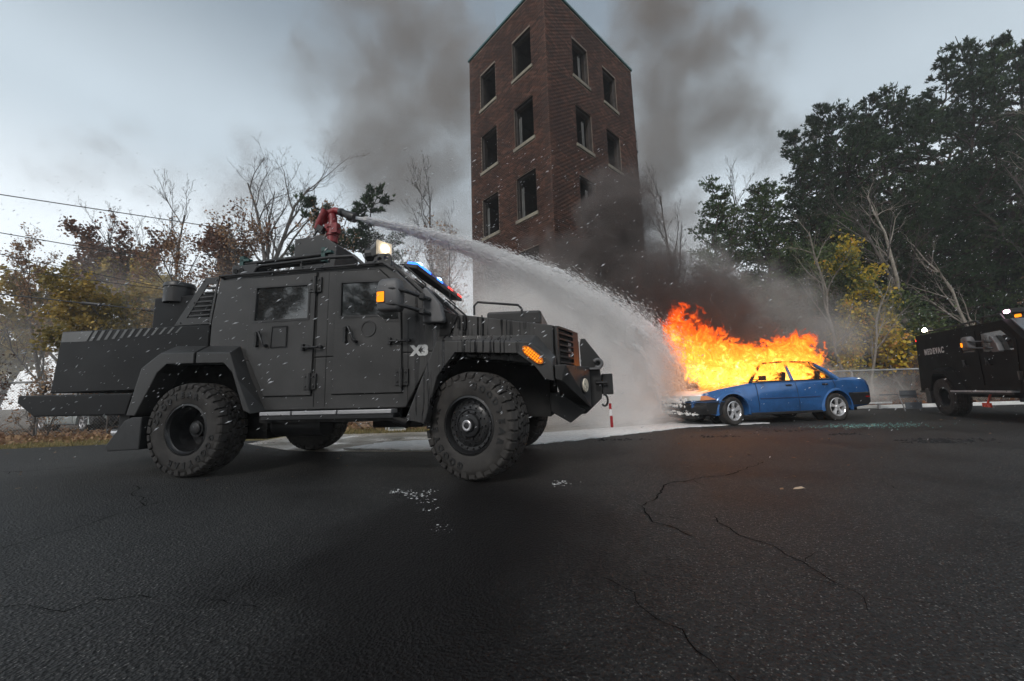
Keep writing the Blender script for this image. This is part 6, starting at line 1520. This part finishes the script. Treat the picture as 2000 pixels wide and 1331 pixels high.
# ropes of solid water: an unbroken core at the nozzle, tearing into strands further on
rr_ = random.Random(31)
def rope(s0, ln, a, q, k):
    pa, ra = [], []; N = int(10 + ln * 14)
    for i in range(N + 1):
        t = i / N; s = s0 + ln * t; Rr = .028 + .040 * s + .0088 * s * s
        w1 = sin(s * 7 + k) * .06 + sin(s * 17 + k * 3) * .03
        z_ = jz(s) + (q * sin(a) + w1 - .06) * Rr; l_ = (q * cos(a) + sin(s * 6 + k * 2) * .06) * Rr * .75 + max(s - 5.6, 0) * .26
        tp = min(1, t * 5 + (1 if s0 == 0 else .05)) * min(1, (1 - t) * 3 + .03)
        pa.append((s, l_, z_)); ra.append(max(.002, (.010 + .0125 * s) * (1.0 if q else 1.7) * tp * (.65 + .35 * sin(s * 29 + k * 5) * sin(s * 11 + k) + rr_.uniform(-.12, .12))))
    return MB().tube(pa, ra, 8)
mb = MB()
for k in range(150):
    if k < 14: s0, ln, q = 0, rr_.uniform(1.5, 3.2), (0 if k == 0 else rr_.uniform(.2, .62))
    else: s0 = 6.4 * rr_.random() ** .8; ln = rr_.uniform(.35, 1.3); q = abs(rr_.gauss(0, .5))
    if s0 + ln > 7.3: ln = 7.3 - s0
    m = rope(s0, ln, rr_.uniform(0, 2 * pi), min(q, 1.0), k); mb.add(m.v, m.f)
g = NG('white_water'); b1 = g.bsdf((.93, .93, .94), .6, 0, g.noise(g.obj(), 45, 4, .7), 1.0, .03); M_WW = g.mat
mb.build('stream_core', M_WW, jet, smooth=80, kind='stuff')
# falling sleet, driven from upper right to lower left
n = 6500
y = 2.6 + 12 * r.random(n) ** .75; x = (r.random(n) * 2 - 1) * (y * 1.42 + .3); z = .05 + r.random(n) * (.5 + y * .75); y = np.where((z < .7) & (y < 4.5), y + 5, y)
C = np.stack([x, y, z], 1)
# keep flakes out of the solid bodies of the vehicles
def outside(C, tx, ty, a, x0, x1, y0, y1, z1):
    c_, s_ = cos(a), sin(a); X = (C[:, 0] - tx) * c_ + (C[:, 1] - ty) * s_; Y = -(C[:, 0] - tx) * s_ + (C[:, 1] - ty) * c_
    return ~((X > x0) & (X < x1) & (Y > y0) & (Y < y1) & (C[:, 2] < z1))
C = C[outside(C, TX, TY, TA, -5.8, 1.4, -1.2, 1.2, 2.35) & outside(C, car.location.x, car.location.y, 3.3046, -3.8, 1.0, -.9, .9, 1.4)]
n = len(C); D = np.array([.80, .05, .60]) + r.normal(0, .16, (n, 3)); sz = np.clip(r.lognormal(-.15, .5, n), .3, 2.6) * (.55 + .08 * C[:, 1])
flakes('falling_sleet', C, D, .0110 * sz, .0025 * sz, M_SNOW)
n = 1000   # denser flurry in front of the truck, lit by the sky
P = np.stack([r.uniform(-5.6, 1.4, n), r.uniform(-2.0, -1.25, n), r.uniform(.55, 2.9, n)], 1)
ca, sa = cos(TA), sin(TA); C = np.stack([TX + P[:, 0] * ca - P[:, 1] * sa, TY + P[:, 0] * sa + P[:, 1] * ca, P[:, 2]], 1)
D = np.array([.80, .05, .60]) + r.normal(0, .16, (n, 3)); sz = np.clip(r.lognormal(-.2, .5, n), .3, 2.4)
flakes('sleet_flurry', C, D, .0135 * sz, .0028 * sz, M_SNOW)
n = 14; C = np.stack([r.uniform(-1.1, 1.3, n), r.uniform(.9, 1.4, n), r.uniform(.55, 1.3, n)], 1); D = np.array([.80, .05, .60]) + r.normal(0, .14, (n, 3))
flakes('near_sleet', C, D, r.uniform(.004, .008, n), r.uniform(.0012, .002, n), M_SNOW)
# ---- fire
def fire_mat():
    g = NG('flames'); p = g.obj(); s = g.n('ShaderNodeSeparateXYZ'); g.set(s.inputs[0], p); x, y, z = s.outputs
    w1 = g.noise(p, 2.6, 2, .5, col=True); pw = g.v('ADD', p, g.v('SCALE', g.v('SUBTRACT', w1, (.5, .5, .5)), scale=.55))
    sh = g.v('ADD', g.v('MULTIPLY', pw, (1.0, 1, .75)), (0, 0, 0)); n = g.noise(sh, 3.3, 5, .60, 1.6); n2 = g.noise(pw, 8.5, 4, .6, 1.8)
    env = blobs(g, p, [(.62, .1, 2.0, .45, .50, .48, .85), (.32, .1, 1.72, .55, .60, .50, 1.0), (-.10, .1, 1.38, .60, .68, .55, 1.05), (-.35, .1, 1.20, .90, .68, .46, 1.0), (-.80, .1, 1.32, .70, .60, .38, .75), (-1.35, .05, 1.38, .72, .56, .36, .9),
                       (-2.1, .10, 1.44, .75, .58, .42, .98), (-2.35, .2, 1.65, .40, .35, .35, .65), (-1.1, 0, 1.05, .65, .66, .32, 1.1), (-2.0, 0, 1.05, .75, .66, .34, 1.1), (.62, .1, 2.35, .22, .25, .30, .6)])
    f = g.m('ADD', env, g.m('ADD', g.m('MULTIPLY', g.m('SUBTRACT', n, .545), 3.3), g.m('MULTIPLY', g.m('SUBTRACT', n2, .5), 1.2)))
    # keep out of the solid bonnet
    bon = g.m('GREATER_THAN', z, g.m('SUBTRACT', .90, g.m('MULTIPLY', g.m('MAXIMUM', g.m('ADD', x, .5), 0.), .16)))
    inc = g.m('MAXIMUM', bon, g.m('LESS_THAN', x, -.65))
    inc = g.m('MULTIPLY', inc, g.rng(g.m('SUBTRACT', g.m('MULTIPLY', z, .62), x), .28, .58, 0, 1, True))
    k = g.m('MULTIPLY', g.rng(f, .02, .22, 0, 1, True), inc)
    hot = g.m('ADD', g.m('MULTIPLY', g.m('SUBTRACT', f, .1), .72), g.rng(z, 2.3, .95, .0, .40))
    c = g.ramp(hot, [(0, (.62, .035, .004)), (.18, (1.0, .12, .008)), (.36, (1.0, .26, .02)), (.58, (1., .48, .06)), (.80, (1, .75, .26)), (1, (1, .9, .55))])
    st = g.m('MULTIPLY', k, g.rng(hot, 0, 1, 14, 85))
    v = g.n('ShaderNodeVolumePrincipled'); v.inputs['Color'].default_value = (.15, .06, .03, 1)
    g.set(v.inputs['Density'], g.m('MULTIPLY', k, 22)); g.set(v.inputs['Emission Color'], c); g.set(v.inputs['Emission Strength'], st)
    g.t.links.new(v.outputs[0], g.out.inputs['Volume']); g.mat.cycles.volume_step_rate = .12
    return g.mat
fr = MB().box(-3.0, 1.05, -.66, .74, .60, 2.85).build('fire', fire_mat()); fr.location = car.location; fr.rotation_euler = car.rotation_euler
tag(fr, 'orange and yellow flames pouring from the bonnet and windows of the blue car', 'fire')
# thin cold air between viewer and woods
g = NG('air'); v = g.n('ShaderNodeVolumePrincipled'); v.inputs['Color'].default_value = (.93, .95, .97, 1); v.inputs['Density'].default_value = .0016
g.t.links.new(v.outputs[0], g.out.inputs['Volume'])
hb = MB().box(-75, 85, -45, 80, -1.2, 36).build('haze', g.mat, kind='stuff')
